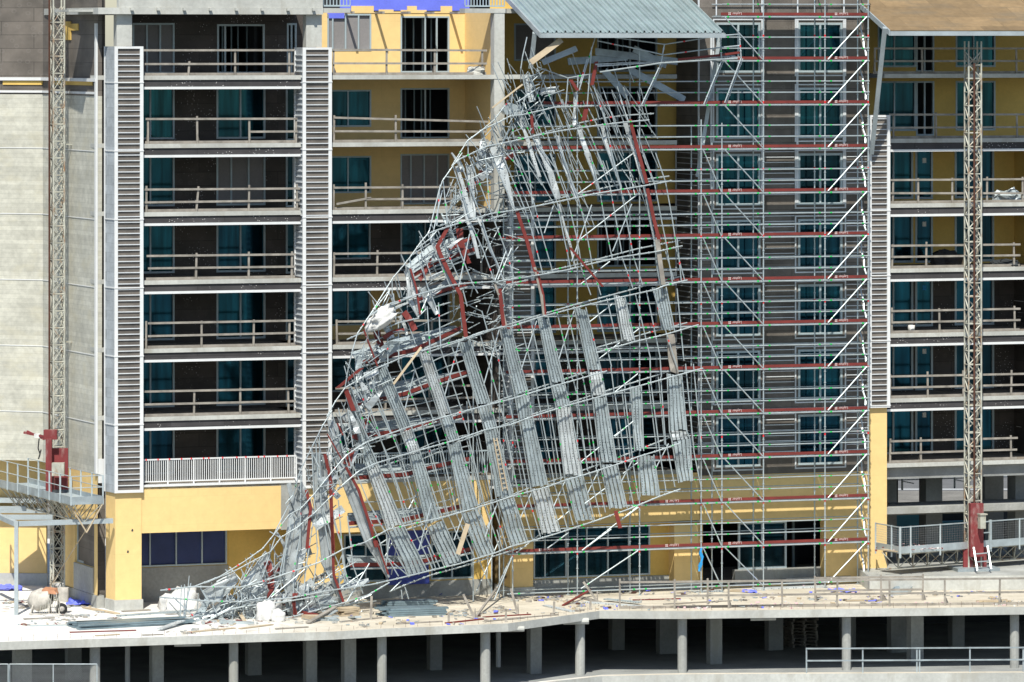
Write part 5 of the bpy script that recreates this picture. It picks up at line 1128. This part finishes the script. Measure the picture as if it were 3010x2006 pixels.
B_ = lambda px0, px1, py0, py1, y, d, m, name: (lambda mb: (mb.hexa([Y(px0, py1, y), Y(px1, py1, y), Y(px1, py1, y) + Vector((0, d, 0)), Y(px0, py1, y) + Vector((0, d, 0))], [Y(px0, py0, y), Y(px1, py0, y), Y(px1, py0, y) + Vector((0, d, 0)), Y(px0, py0, y) + Vector((0, d, 0))]), mb.build(name, K[m], ML)))(MB())
B_(134, 152, 1290, 1450, 231.6, .3, 'red', 'drive_column'); B_(128, 167, 1265, 1293, 231.7, .45, 'red', 'drive_head'); B_(150, 200, 1318, 1440, 232.2, .12, 'red', 'drive_panel'); B_(152, 188, 1362, 1400, 231.3, .4, 'mast', 'control_box')
mb = MB(); a = Y(130, 1284, 231.8); mb.bar(a, Y(71, 1272, 232.4), .1, .1); mb.bar(Y(130, 1292, 231.8), Y(80, 1268, 232.4), .07, .07); mb.build('davit_arm', K['red'], ML)
B_(100, 118, 1276, 1288, 231.9, .25, 'bag', 'lamp_box')
mb = MB(); mb.path([Y(115, 1290, 231.6), Y(112, 1318, 231.6), Y(118, 1336, 231.6), Y(113, 1350, 231.6), Y(121, 1322, 231.6)], .03); mb.build('cable', K['rub'], ML)
# right climber
cr = Y(2858, 0, 240.2); MR = thing('mast_climber', (cr.x, cr.y, .65), 'tall lattice mast climber with red base unit and mesh sided platform in the right bay', 'mast climber')
zt_ = H - (122 - HY) / FP * 240.2
fr_ = mast(MR, (cr.x + .03, cr.y), AF - .12, .60, .7, zt_, .62, 'W')
mb = MB(); mb.tube((cr.x + .06, cr.y - .36, .8), (cr.x + .06, cr.y - .36, zt_ - 1), .05); mb.build('rack_pipe', K['rust'], MR)
mb = MB(); mb.box(fr_, -1.0, 1.0, -.7, .9, .652, .80); mb.build('base_plate', K['galv_dk'], MR)
mb = MB(); mb.box(fr_, -.32, .30, .33, .65, 1.3, 3.72); mb.build('drive_unit', K['red'], MR)
mb = MB(); mb.box(fr_, -.55, .55, .2, .32, .8, 1.7); mb.build('drive_base', K['red'], MR)
mb = MB(); a = Y(2882, 1515, 239.1); mb.box(Fr((a.x, a.y), AF), 0, .27, -.3, 0, a.z - .62, a.z); mb.box(Fr((a.x, a.y), AF), -.03, .34, -.33, .05, a.z + .003, a.z + .06); mb.build('control_box', K['mast'], MR)
zf = 1.74; C0 = Y(2646, 0, 237.5); C1 = Y(3010, 0, 241.85); fq = fr2(C0, C1); lq = (C1.xy - C0.xy).length + 3.0; E0 = Y(2575, 0, 239.6); fe = fr2(E0, C0); le = (C0.xy - E0.xy).length
mb = MB(); mb.box(fq, 0, lq, -1.5, 0, zf - .05, zf); mb.build('platform_floor', K['timber'], MR)
mb = MB(); mb.box(fq, 0, lq, .003, .03, zf - .1, zf + .22); mb.box(fe, 0, le, .003, .03, zf - .1, zf + .22); mb.build('side_plate', K['galv'], MR)
def mesh_panel(f, a, b, z0, z1):
    mb = MB(); s_ = .10; n = int((b - a) / s_)
    for i in range(1, n): mb.tube(f.pt(a + (b - a) * i / n, .015, z0), f.pt(a + (b - a) * i / n, .015, z1), .005, 0, 3)
    n = int((z1 - z0) / s_)
    for i in range(1, n): z = z0 + (z1 - z0) * i / n; mb.tube(f.pt(a, .018, z), f.pt(b, .018, z), .005, 0, 3)
    mb.build('wire_mesh', K['wire'], MR)
done = set()
for f, pts in ((fq, [fq.u(q_) for q_ in (2646, 2676, 2763, 2846)] + [fq.u(2912), fq.u(2996), fq.u(3080)]), (fe, [0, fe.u(2622), le])):
    for i, (a, b) in enumerate(zip(pts, pts[1:])):
        if f is fq and i == 3: continue
        for u in (a, b):
            if (f is fq, round(u, 3)) in done: continue
            done.add((f is fq, round(u, 3))); mb = MB(); mb.bar(f.pt(u, .02, zf - .3), f.pt(u, .02, zf + 1.12), .07, .06, (0, 1, 0)); mb.build('rail_post', K['galv'], MR)
        mb = MB(); mb.box(f, a + .036, b - .036, 0, .04, zf + 1.06, zf + 1.11); mb.build('top_rail', K['galv'], MR)
        mesh_panel(f, a + .04, b - .04, zf + .22, zf + 1.06)
ga, gb_ = fq.u(2849), fq.u(2909)
for u in (ga, gb_): mb = MB(); mb.box(fq, u - .07, u + .07, .0, .08, zf - .2, zf + 1.15); mb.build('gate_post', K['galv'], MR)
mb = MB()
for h in (.55, 1.05): mb.box(fq, ga + .07, gb_ - .07, .02, .06, zf + h, zf + h + .05)
mb.build('gate', K['galv'], MR)
la0, la1 = Y(2862, 1610, 238.9), Y(2873, 1678, 238.3); lb0, lb1 = Y(2903, 1606, 239.3), Y(2914, 1676, 238.7); mb = MB()
for a, b in ((la0, la1), (lb0, lb1)): mb.bar(a, b, .06, .06, (0, 1, .2))
for t in (.28, .62, .96): mb.bar(la0.lerp(la1, t), lb0.lerp(lb1, t), .12, .04)
mb.build('steps', K['galv'], MR)
mb = MB(); zb = zf - .12; zc = zf - .82
for v in (-.05, -1.3): mb.tube(fq.pt(.1, v, zb), fq.pt(lq, v, zb), .04)
mb.tube(fq.pt(-.3, -.65, zc), fq.pt(lq, -.65, zc), .04); n = 12
for i in range(n):
    a, b, c = lq * i / n, lq * (i + .5) / n, lq * (i + 1) / n
    for v in (-.05, -1.3): mb.tube(fq.pt(a, v, zb), fq.pt(b, -.65, zc), .024); mb.tube(fq.pt(b, -.65, zc), fq.pt(c, v, zb), .024)
mb.tube(Y(2598, 1620, 239.2), Y(2610, 1662, 239), .05); mb.build('truss', K['mast'], MR)
# ================================================================ things on the deck
# steel canopy frame at the left
CF = thing('canopy', D(48, 1810), 'open grey steel canopy frame on a slim post at the left of the deck', 'canopy')
yA = 227.2; pz = H - (1540 - HY) / FP * yA
def beam(a, b, nm='beam', w=.2): mb = MB(); mb.bar(a, b, w, w * 1.05); mb.build(nm, K['steel'], CF)
pA = Y(48, 0, yA); pA.z = pz
mb = MB(); mb.bar((pA.x, pA.y, 0), (pA.x, pA.y, pz + .1), .17, .17, (0, 1, 0)); mb.build('post', K['steel'], CF)
beam(pA + Vector((.09, 0, 0)), Vector((Y(331, 0, 228.6).x, 228.6, pz - .0)))
d_ = Vector((-1.9, 6.2, 0)); beam(pA + Vector((-.03, .08, -.006)), pA + d_)
for px1, y in ((155, 230.4), (77, 234.6)): b = Y(px1, 0, y); a = pA + d_ * ((y - yA) / 6.2); beam(Vector((a.x - .6, y, pz - .008)), Vector((b.x, y, pz - .008)))
# cement mixer
mx = D(140, 1806); MX = thing('cement_mixer', mx, 'dusty cement mixer with open orange mouthed drum and grille stand under the canopy frame', 'cement mixer')
def lathe(c, axis, prof, n, m, name, root):
    ax = Vector(axis).normalized(); k = ax.orthogonal().normalized(); l = ax.cross(k); mb = MB(); vs = []; fs = []
    for h, r in prof: vs += [Vector(c) + ax * h + (k * math.cos(2 * math.pi * i / n) + l * math.sin(2 * math.pi * i / n)) * r for i in range(n)]
    for j in range(len(prof) - 1): fs += [(j * n + i, j * n + (i + 1) % n, (j + 1) * n + (i + 1) % n, (j + 1) * n + i) for i in range(n)]
    mb.add(vs, fs); return mb.build(name, K[m], root, True)
K['dust'] = mat('cement_dusted_steel', (.50, .47, .42), .9, var=.3, scale=3, fine=.2); K['orange'] = mat('faded_orange_steel', (.42, .2, .11), .8, var=.25, scale=3)
lathe(mx + Vector((-.35, 0, .62)), (.9, -.25, .35), [(-.5, .02), (-.48, .22), (-.2, .46), (.25, .46), (.55, .3), (.57, .27)], 20, 'dust', 'drum', MX)
mb = MB(); mb.hexa([mx + Vector(v) for v in ((-.25, -.35, .95), (.42, -.3, .88), (.5, .35, .95), (-.2, .35, 1.02))], [mx + Vector(v) for v in ((-.2, -.3, 1.12), (.3, -.25, 1.06), (.4, .3, 1.1), (-.1, .3, 1.15))]); mb.build('hopper', K['orange'], MX)
mb = MB(); mb.hexa([mx + Vector(v) for v in ((.45, .1, .55), (.85, .1, .5), (.85, .6, .5), (.45, .6, .55))], [mx + Vector(v) for v in ((.42, .1, 1.1), (.86, .1, 1.1), (.86, .6, 1.1), (.42, .6, 1.1))]); mb.build('engine_cover', K['dust'], MX)
mb = MB()
for x in (-.7, .1, .55): mb.tube(mx + Vector((x, -.45, .02)), mx + Vector((x * .7, -.25, .95)), .03); mb.tube(mx + Vector((x, .4, .02)), mx + Vector((x * .7, .25, .85)), .03)
mb.tube(mx + Vector((-.75, -.45, .05)), mx + Vector((.6, -.45, .05)), .03); mb.build('stand', K['dust'], MX)
mb = MB()
for i in range(9): x = -.3 + i * .1; mb.tube(mx + Vector((x, -.46, .1)), mx + Vector((x + .12, -.4, .9)), .012)
mb.build('grille', K['mast'], MX)
wc = mx + Vector((.62, -.3, .26)); lathe(wc, (.35, -1, 0), [(-.07, .14), (-.07, .25), (.07, .25), (.07, .14)], 18, 'rub', 'wheel', MX); lathe(wc, (.35, -1, 0), [(-.03, .01), (-.03, .15), (.05, .14), (.06, .02)], 14, 'dust', 'wheel_rim', MX)
# sacks
def sack(px, py, rx, ry, rz, seed, label, m='bag', nm='sack', cat='sack', rough=.3, z=0):
    c = D(px, py, z); mb = MB(); mb.lump((c.x, c.y, z + rz * .34), rx, ry, rz, seed, 0, 26, 16, rough); return tag(mb.build(nm, K[m], None, True), label, cat)
sack(528, 1802, .78, .6, .72, 3, 'crumpled white sack heap on the deck left of the fallen decks', rough=.5); sack(565, 1806, .4, .4, .45, 5, 'small crumpled white sack at the right foot of the white heap')
sack(797, 1812, .46, .45, .95, 8, 'tall white builders sack behind the pointed hanging decks', rough=.22); sack(782, 1824, .42, .35, .6, 12, 'lower white sack leaning before the tall white builders sack', rough=.2); sack(818, 1826, .3, .3, .35, 15, 'small white sack at the right of the leaning sack', rough=.25)
c = F.pt(uF(1408), -.4, ZS(0)); mb = MB(); mb.lump((c.x, c.y, c.z + .08), .40, .3, .26, 17, 0, 20, 12, .5); tag(mb.build('crumpled_wrapping', K['conc_pale']), 'crumpled whitish wrapping at the end of the top yellow balcony', 'wrapping')
def heap(px, k, rx, rz, seed, m, label, nm='rubbish_heap', cat='rubbish', v=-.7):
    c = F.pt(uF(px, v), v, ZS(k)); mb = MB(); mb.lump((c.x, c.y, c.z + rz * .3), rx, .4, rz, seed, 0, 20, 12, .5); tag(mb.build(nm, K[m]), label, cat)
heap(2960, 2, .65, .4, 41, 'galv_dk', 'grey torn sheet heap on the third right balcony'); heap(2790, 3, .7, .5, 43, 'rub', 'dark pointed heap under the right bay yellow wall on the fourth balcony', v=-2); heap(2955, 3, .6, .22, 45, 'dark', 'flat dark scrap heap at the right end of the fourth right balcony')
c = F.pt(uF(2692), -.5, ZS(4)); BK = thing('paint_bucket', c, 'white paint bucket on the fifth right balcony slab', 'bucket'); lathe(c, (0, 0, 1), [(0, .01), (.0, .14), (.34, .17), (.34, .14), (.3, .13)], 16, 'bag', 'pail', BK); mb = MB(); mb.path([c + Vector((-.17, 0, .33)), c + Vector((-.1, -.05, .42)), c + Vector((.1, -.05, .42)), c + Vector((.17, 0, .33))], .012); mb.build('handle', K['rust'], BK)
# blue tarpaulins: one hung on the wall, others crumpled
mb = MB(); nx, nz = 12, 14; u0, u1 = uF(1142, -.75), uF(1263, -.75); z0, z1 = F.z(1200, 1724), F.z(1200, 1563)
rnd = random.Random(4); vs = [F.pt(u0 + (u1 - u0) * i / nx, -.78 + .10 * math.sin(i * 1.3 + j * .4) * rnd.random(), z0 + (z1 - z0) * j / nz) for j in range(nz + 1) for i in range(nx + 1)]
fs = [(j * (nx + 1) + i, j * (nx + 1) + i + 1, (j + 1) * (nx + 1) + i + 1, (j + 1) * (nx + 1) + i) for j in range(nz) for i in range(nx)]
mb.add(vs, fs); tag(mb.build('tarpaulin', K['tarp'], None, True), 'bright blue tarpaulin hung over a ground floor window behind the fallen scaffolding', 'tarpaulin')
def tarp(pts, seed, label, m='tarp', h=.18):
    P_ = [D(*p) for p in pts]; rnd = random.Random(seed); mb = MB(); n = 8; vs = []
    for j in range(n + 1):
        for i in range(n + 1):
            s_, t = i / n, j / n; p = P_[0].lerp(P_[1], s_).lerp(P_[3].lerp(P_[2], s_), t); vs.append(p + Vector((rnd.uniform(-.06, .06), rnd.uniform(-.06, .06), .02 + rnd.random() ** 2 * h)))
    fs = [(j * (n + 1) + i, j * (n + 1) + i + 1, (j + 1) * (n + 1) + i + 1, (j + 1) * (n + 1) + i) for j in range(n) for i in range(n)]
    mb.add(vs, fs); tag(mb.build('tarpaulin', K[m]), label, 'tarpaulin')
tarp([(-20, 1738), (66, 1738), (60, 1724), (-20, 1722)], 1, 'faded violet blue sheet lying at the far left under the canopy frame', 'violet', .1)
tarp([(1245, 1752), (1300, 1754), (1296, 1738), (1240, 1738)], 2, 'blue tarpaulin crumpled on the deck below the hung blue one', h=.3)
tarp([(195, 1780), (290, 1785), (280, 1772), (200, 1766)], 3, 'violet blue sheet crumpled left of the yellow pier', 'violet', .2); tarp([(215, 1760), (262, 1768), (250, 1738), (205, 1722)], 6, 'dark blue sheet slumped against the wing wall base', 'blueboard', .5); tarp([(488, 1745), (570, 1745), (570, 1713), (490, 1716)], 7, 'flat dark blue sheet in the shaded recess left of the fallen decks', 'blueboard', .1)
tarp([(2180, 1742), (2225, 1745), (2222, 1738), (2182, 1736)], 8, 'small violet sheet by the scaffold foot at right', 'violet', .06); tarp([(2440, 1742), (2520, 1744), (2510, 1736), (2450, 1735)], 9, 'torn violet sheet beside the concrete upstand', 'violet', .12)
# stacks
def stack(name, px0, py0, px1, py1, rows, layers, wd, th, m, label, cat):
    a, b = D(px0, py0), D(px1, py1); d = (b - a).normalized(); n = Vector((-d.y, d.x, 0)); root = thing(name, (a + b) / 2, label, cat); rnd = random.Random(px0)
    for i in range(rows):
        for j in range(layers):
            o = n * (i * (wd + .04) + rnd.uniform(-.02, .02)) + Vector((0, 0, th / 2 + j * (th + .012) + .01)); e = d * rnd.uniform(-.25, .25)
            sk = n * rnd.uniform(-.3, .3) if 'spilled' in label else n * rnd.uniform(-.03, .03)
            mb = MB(); mb.bar(a + o + e - sk, b + o + e + sk, wd, th); mb.build('plank', K[m], root)
K['bluesteel'] = mat('blue_grey_steel_plank', (.20, .27, .305), .45, .4, var=.2, scale=2)
stack('plank_stack', 1130, 1814, 1300, 1808, 3, 4, .33, .075, 'bluesteel', 'stack of blue grey steel planks on the deck below the hanging curtain', 'plank stack')
stack('plank_stack', 1122, 1786, 1268, 1782, 2, 3, .33, .075, 'bluesteel', 'second lower stack of blue grey planks behind the nearer one', 'plank stack')
stack('board_stack', 1006, 1812, 1055, 1808, 2, 5, .3, .06, 'timber', 'short stack of pale timber boards at the foot of the hanging decks', 'board stack')
stack('plank_stack', 230, 1850, 560, 1836, 4, 3, .33, .06, 'bluesteel', 'long spilled stack of steel decks on the left end of the deck', 'plank stack')
stack('pallet', 2888, 1772, 2968, 1770, 4, 1, .09, .07, 'timber', 'flat timber pallet on the deck at far right', 'pallet')
rnd = random.Random(77)
def lay(px0, py0, px1, py1, wd, th, m, label, cat='plank', nm='loose_plank', grp='loose planks and boards on the deck', z=.03, z2=None):
    a, b = D(px0, py0), D(px1, py1); a.z = z; b.z = z if z2 is None else z2; mb = MB(); mb.bar(a, b, wd, th); tag(mb.build(nm, K[m]), label, cat, grp)
lay(88, 1842, 300, 1838, .1, .05, 'galv', 'thin grey bar at the far left of the sunlit deck', 'bar', 'steel_bar'); lay(205, 1861, 400, 1855, .09, .04, 'toe', 'long red toe board lying near the front edge at left'); lay(345, 1828, 600, 1813, .3, .06, 'plank', 'steel deck sloping over the top of the spilled stack', z=.25, z2=.3)
lay(470, 1855, 560, 1830, .28, .05, 'plank_lt', 'perforated pale deck lying slantwise at the front of the spilled stack', z=.08, z2=.2); lay(540, 1862, 690, 1848, .2, .03, 'timber', 'pale timber board on the front edge left of the pointed decks'); lay(280, 1871, 352, 1867, .12, .03, 'timber', 'short timber offcut on the front edge below the spilled stack')
lay(418, 1869, 480, 1867, .1, .03, 'wood', 'grey timber offcut on the front edge, middle of three offcuts'); lay(640, 1755, 720, 1832, .16, .04, 'timber', 'pale plank slanting down behind the leftmost hanging deck', z=1.0, z2=.05); lay(250, 1788, 345, 1806, .3, .04, 'timber', 'pale board lying before the left yellow pier'); lay(130, 1812, 260, 1806, .5, .03, 'bag', 'flat white sheet in front of the cement mixer', 'sheet', 'flat_sheet')
lay(70, 1822, 160, 1818, .2, .04, 'wood', 'grey board left of the cement mixer'); lay(60, 1790, 100, 1775, .2, .04, 'wood', 'grey board behind the canopy post'); lay(360, 1800, 440, 1795, .25, .05, 'wood', 'dark slatted board beside the left pier footing')
lay(705, 1850, 800, 1838, .2, .03, 'timber', 'pale board under the second pointed deck'); lay(810, 1851, 905, 1845, .16, .03, 'wood', 'grey board near the front edge under the red tipped deck'); lay(905, 1835, 985, 1812, .2, .05, 'wood', 'grey board propped under the long hanging deck', z=.05, z2=.4); lay(1000, 1830, 1120, 1818, .12, .05, 'wood', 'grey batten beside the short board stack')
lay(1165, 1836, 1300, 1829, .12, .05, 'wood', 'broken grey rail board left of the fallen posts'); lay(1310, 1834, 1420, 1822, .12, .05, 'toe', 'red toe board lying between the two fallen posts'); lay(1420, 1816, 1560, 1808, .11, .04, 'toe', 'red toe board right of the fallen post gusset'); lay(1430, 1828, 1540, 1818, .2, .03, 'wood', 'grey board by the bend of the deck edge'); lay(1480, 1822, 1640, 1809, .12, .04, 'wood', 'long grey rail board at the bend of the deck edge')
lay(1602, 1782, 1682, 1800, .26, .05, 'plank_lt', 'white perforated deck lying at the bend of the deck'); lay(1655, 1782, 1735, 1755, .12, .05, 'toe', 'red toe board slanting up to the scaffold foot', z2=.3); lay(1720, 1772, 1900, 1786, .32, .05, 'plank_lt', 'pale steel deck flat on the boards right of the bend'); lay(1780, 1768, 1880, 1778, .3, .05, 'plank', 'darker steel deck beneath the pale one', z=.1); lay(1860, 1766, 2000, 1762, .1, .04, 'toe', 'red toe board beside the scaffold feet')
lay(1700, 1756, 1760, 1772, .3, .04, 'wood', 'broken grey board behind the pale steel deck'); lay(1950, 1778, 2150, 1768, .1, .04, 'wood', 'long thin grey batten in front of the scaffold feet'); lay(2215, 1733, 2430, 1726, .5, .06, 'plank_lt', 'pale aluminium deck lying at the scaffold foot'); lay(2038, 1742, 2118, 1738, .5, .05, 'plank_lt', 'short pale deck at the foot of the blue cloth post')
lay(2145, 1738, 2215, 1740, .8, .02, 'timber', 'square plywood sheet near the ground floor opening', 'plywood sheet', 'plywood_sheet', None); lay(2485, 1768, 2570, 1766, .35, .02, 'timber', 'pointed plywood offcut lying flat by the inner rail', 'plywood sheet', 'plywood_sheet', None); lay(2702, 1734, 2864, 1727, .1, .08, 'rust', 'rusty pipe along the foot of the concrete upstand', 'pipe', 'steel_pipe', None, z=.06)
lay(2725, 1670, 2810, 1668, .4, .05, 'timber', 'raw boards stacked on the raised slab under the platform', z=.72); lay(2890, 1682, 2990, 1680, .25, .05, 'timber', 'raw board on the raised slab right of the steps', z=.7)
def bpost(px, py, dx, dz, label, w=.1): a = D(px, py); mb = MB(); mb.bar(a, a + Vector((dx, .1, dz)), w, .06, (0, 1, 0)); t = a + Vector((.02, .3, 0)); mb.hexa([a + Vector((-.02, .04, 0)), t, t + Vector((.03, 0, 0)), a + Vector((.03, .04, 0))], [a + Vector((-.02, .04, .45)), t + Vector((0, 0, .02)), t + Vector((.03, 0, .02)), a + Vector((.03, .04, .45))]); tag(mb.build('broken_post', K['wood']), label, 'post', 'snapped guard rail posts on the deck edge')
bpost(1090, 1822, .03, 1.0, 'upright grey timber post left standing by the plank stack'); bpost(1396, 1820, -.5, 1.05, 'timber post leaning left among the red boards'); bpost(1522, 1806, -.3, 1.1, 'timber post with brown gusset leaning left past the red boards'); bpost(1319, 1832, 0, .4, 'short snapped post stub right of the plank stack'); bpost(1487, 1829, 0, .35, 'short snapped post stub at the deck bend'); bpost(1628, 1803, .02, .5, 'snapped post stub beside the white perforated deck'); bpost(1735, 1793, .02, .5, 'dark snapped post stub before the long deck rail'); bpost(1755, 1768, -.6, .85, 'grey post leaning over behind the deck rail end')
lay(1400, 1815, 1500, 1738, .1, .06, 'wood', 'long grey rail board propped between two leaning posts', z=.05, z2=.95)
mt = D(2645, 1748); TR = thing('metal_tray', mt, 'dented grey sheet metal tray on the deck by the upstand', 'tray'); mb = MB(); P0, P1, P2, P3 = D(2612, 1752), D(2668, 1748), D(2684, 1735), D(2630, 1738)
mb.ribbon([P0, P1], [P3, P2], .02, 0, (0, 0, -1)); mb.build('base', K['galv_dk'], TR)
mb = MB(); up = Vector((0, 0, .2))
for a, b in ((P0, P1), (P1, P2), (P2, P3), (P3, P0)): mb.bar(a + up / 2, b + up * .6, .02, .2)
mb.build('rim', K['galv'], TR)
# uncountable bits: chips, splinters and pink wool
def scatter(name, n, areas, m, seed, s0, s1, flat=.4, z=0, kind='stuff', label=None, cat=None):
    rnd = random.Random(seed); mb = MB(); ms = m if isinstance(m, list) else [m]; hub = []
    for _ in range(max(4, n // 16)):
        x0, x1, y0, y1 = rnd.choice(areas); hub.append((rnd.uniform(x0, x1), rnd.uniform(y0, y1), rnd.uniform(8, 45)))
    for _ in range(n):
        hx, hy, sg = rnd.choice(hub); p = D(rnd.gauss(hx, sg), rnd.gauss(hy, sg * .09), z)
        if p.y < (edge_y(max(-150, min(3190, p.x / p.y * FP + CX))) or 0) + .15: continue
        l, w_ = rnd.uniform(s0, s1) * rnd.random() ** .6, rnd.uniform(s0, s1) * rnd.choice([.12, .2, .45]); a = rnd.uniform(0, 6.28); d = Vector((math.cos(a), math.sin(a), rnd.uniform(-.1, .25))) * l / 2
        mb.bar(p - d + Vector((0, 0, .03 + abs(d.z))), p + d + Vector((0, 0, .03 + abs(d.z))), w_, w_ * flat, Z3, rnd.randrange(len(ms)))
    o = mb.build(name, [K[k] for k in ms]); o['kind'] = kind
    tag(o, label or {'rubble': 'scattered rubble and board chips over the left deck', 'splinters': 'splinters and scraps scattered along the right deck', 'pink_insulation': 'torn pink insulation wool scraps along the deck edge', 'scaffold_scrap': 'short broken scaffold pieces in the heap at lower left', 'insulation_litter': 'pink litter on the right platform floor'}[name], cat or 'debris')
scatter('rubble', 520, [(0, 120, 1760, 1800), (180, 420, 1770, 1815), (60, 340, 1815, 1840), (520, 760, 1845, 1868), (640, 1100, 1815, 1855)], ['wood', 'timber', 'galv', 'conc', 'wood', 'conc', 'galv_dk', 'wood', 'toe'], 5, .04, .34)
scatter('splinters', 950, [(1080, 1500, 1795, 1840), (1450, 1800, 1755, 1815), (1800, 2250, 1740, 1790), (2180, 3000, 1740, 1780)], ['wood', 'timber', 'galv', 'wood', 'rust', 'conc', 'wood', 'galv_dk', 'wood', 'violet'], 6, .03, .42)
scatter('pink_insulation', 240, [(2200, 2440, 1778, 1790), (2600, 2950, 1775, 1783), (2420, 2560, 1728, 1745), (2380, 2400, 1710, 1730), (2020, 2080, 1782, 1790)], ['pink', 'pink', 'bag'], 8, .04, .22, .8)
scatter('scaffold_scrap', 130, [(560, 1010, 1770, 1835)], ['galv', 'plank', 'toe', 'timber', 'galv', 'galv_dk'], 9, .3, 1.6, .3)
scatter('insulation_litter', 150, [(2650, 2760, 1606, 1619)], ['pink', 'bag', 'toe'], 10, .04, .2, .9, 1.76)
# tangled thin tubes along the left margin of the curtain and heap
rnd = random.Random(91); mb = MB(); ridge = [(1560, 250), (1440, 380), (1330, 520), (1270, 690), (1190, 820), (1090, 930), (1040, 1080), (990, 1220), (930, 1360), (870, 1480), (800, 1620), (720, 1700), (620, 1760)]
for _ in range(380):
    i = rnd.randrange(len(ridge) - 1); t = rnd.random(); x = ridge[i][0] * (1 - t) + ridge[i + 1][0] * t + rnd.uniform(-6, 75); y = ridge[i][1] * (1 - t) + ridge[i + 1][1] * t + rnd.uniform(-6, 60)
    a = rnd.choice([.45, 1.05, 1.8, 2.0, .3]) + rnd.uniform(-.25, .25); l = rnd.uniform(20, 85); x2, y2 = x + l * math.cos(a), y - l * math.sin(a)
    mb.tube(F.P(x, y, vc(x, y) + rnd.uniform(-.6, .5)), F.P(x2, y2, vc(x2, y2) + rnd.uniform(-.6, .5)), .022, 0, 5)
o = mb.build('tangled_tube', K['galv_dk'], FS); o['kind'] = 'stuff'
def bent(x, y, l, a, wd, m, dv, nm='bent_plank'):     # one buckled plank hanging in the tangle
    pts = []; bend = rnd.uniform(-.35, .35); tw = rnd.uniform(.35, 1)
    for k in range(5):
        b = a + bend * (k / 4 - .3); pts.append((x + l * k / 4 * math.cos(b), y - l * k / 4 * math.sin(b), b, wd * (1 - (1 - tw) * k / 4)))
    A = [F.P(px + w_ / 2 * math.sin(b), py + w_ / 2 * math.cos(b), vc(px, py) + dv) for px, py, b, w_ in pts]; B = [F.P(px - w_ / 2 * math.sin(b), py - w_ / 2 * math.cos(b), vc(px, py) + dv + rnd.uniform(-.12, .12)) for px, py, b, w_ in pts]
    mb = MB(); mb.ribbon(A, B, .04); mb.build(nm, K[m], FS)
for _ in range(62):
    i = rnd.randrange(1, len(ridge) - 2); t = rnd.random(); x = ridge[i][0] * (1 - t) + ridge[i + 1][0] * t + rnd.uniform(8, 80); y = ridge[i][1] * (1 - t) + ridge[i + 1][1] * t + rnd.uniform(0, 50)
    bent(x, y, rnd.uniform(40, 110), rnd.choice([.7, 1.0, 1.9, -1.1, -1.3, .4]) + rnd.uniform(-.2, .2), rnd.uniform(8, 24), rnd.choice(['plank', 'plank_lt', 'sheet', 'plank_lt', 'sheet', 'toe']), rnd.uniform(-.5, .3))
for _ in range(46):                                   # the slope of decks and poles spilling to the left
    x = rnd.uniform(560, 960); y = 1825 - (x - 520) * rnd.uniform(.02, .24); bent(x, min(y, 1825), rnd.uniform(60, 150), rnd.uniform(.1, .9), rnd.uniform(10, 30), rnd.choice(['plank', 'sheet', 'sheet', 'galv_dk', 'plank_lt', 'wood']), rnd.uniform(-1.2, .1))
mb = MB()
for _ in range(150):
    x = rnd.uniform(520, 1000); y = min(1832, 1830 - (x - 500) * rnd.uniform(0, .30)); a = rnd.choice([.25, .5, 1.0, 1.4, 2.2, 0]) + rnd.uniform(-.2, .2); l = rnd.uniform(30, 130); x2, y2 = x + l * math.cos(a), min(1835, y - l * math.sin(a))
    mb.tube(F.P(x, y, vc(x, y) + rnd.uniform(-1.3, .4)), F.P(x2, y2, vc(x2, y2) + rnd.uniform(-1.0, .4)), .024, 0, 5)
for _ in range(120):                                  # loose rails high up under the metal roof
    x = rnd.uniform(1480, 1900); y = rnd.uniform(210, 560); a = rnd.choice([-1.15, -1.25, -1.05, 1.9]) + rnd.uniform(-.12, .12); l = rnd.uniform(40, 150); x2, y2 = x + l * math.cos(a), y - l * math.sin(a)
    if y2 > 130: mb.tube(F.P(x, y, vc(x, y) + rnd.uniform(-.7, .1)), F.P(x2, y2, vc(x2, y2) + rnd.uniform(-.7, .1)), .020, 0, 5)
o = mb.build('tangled_tube', K['galv'], FS); o['kind'] = 'stuff'
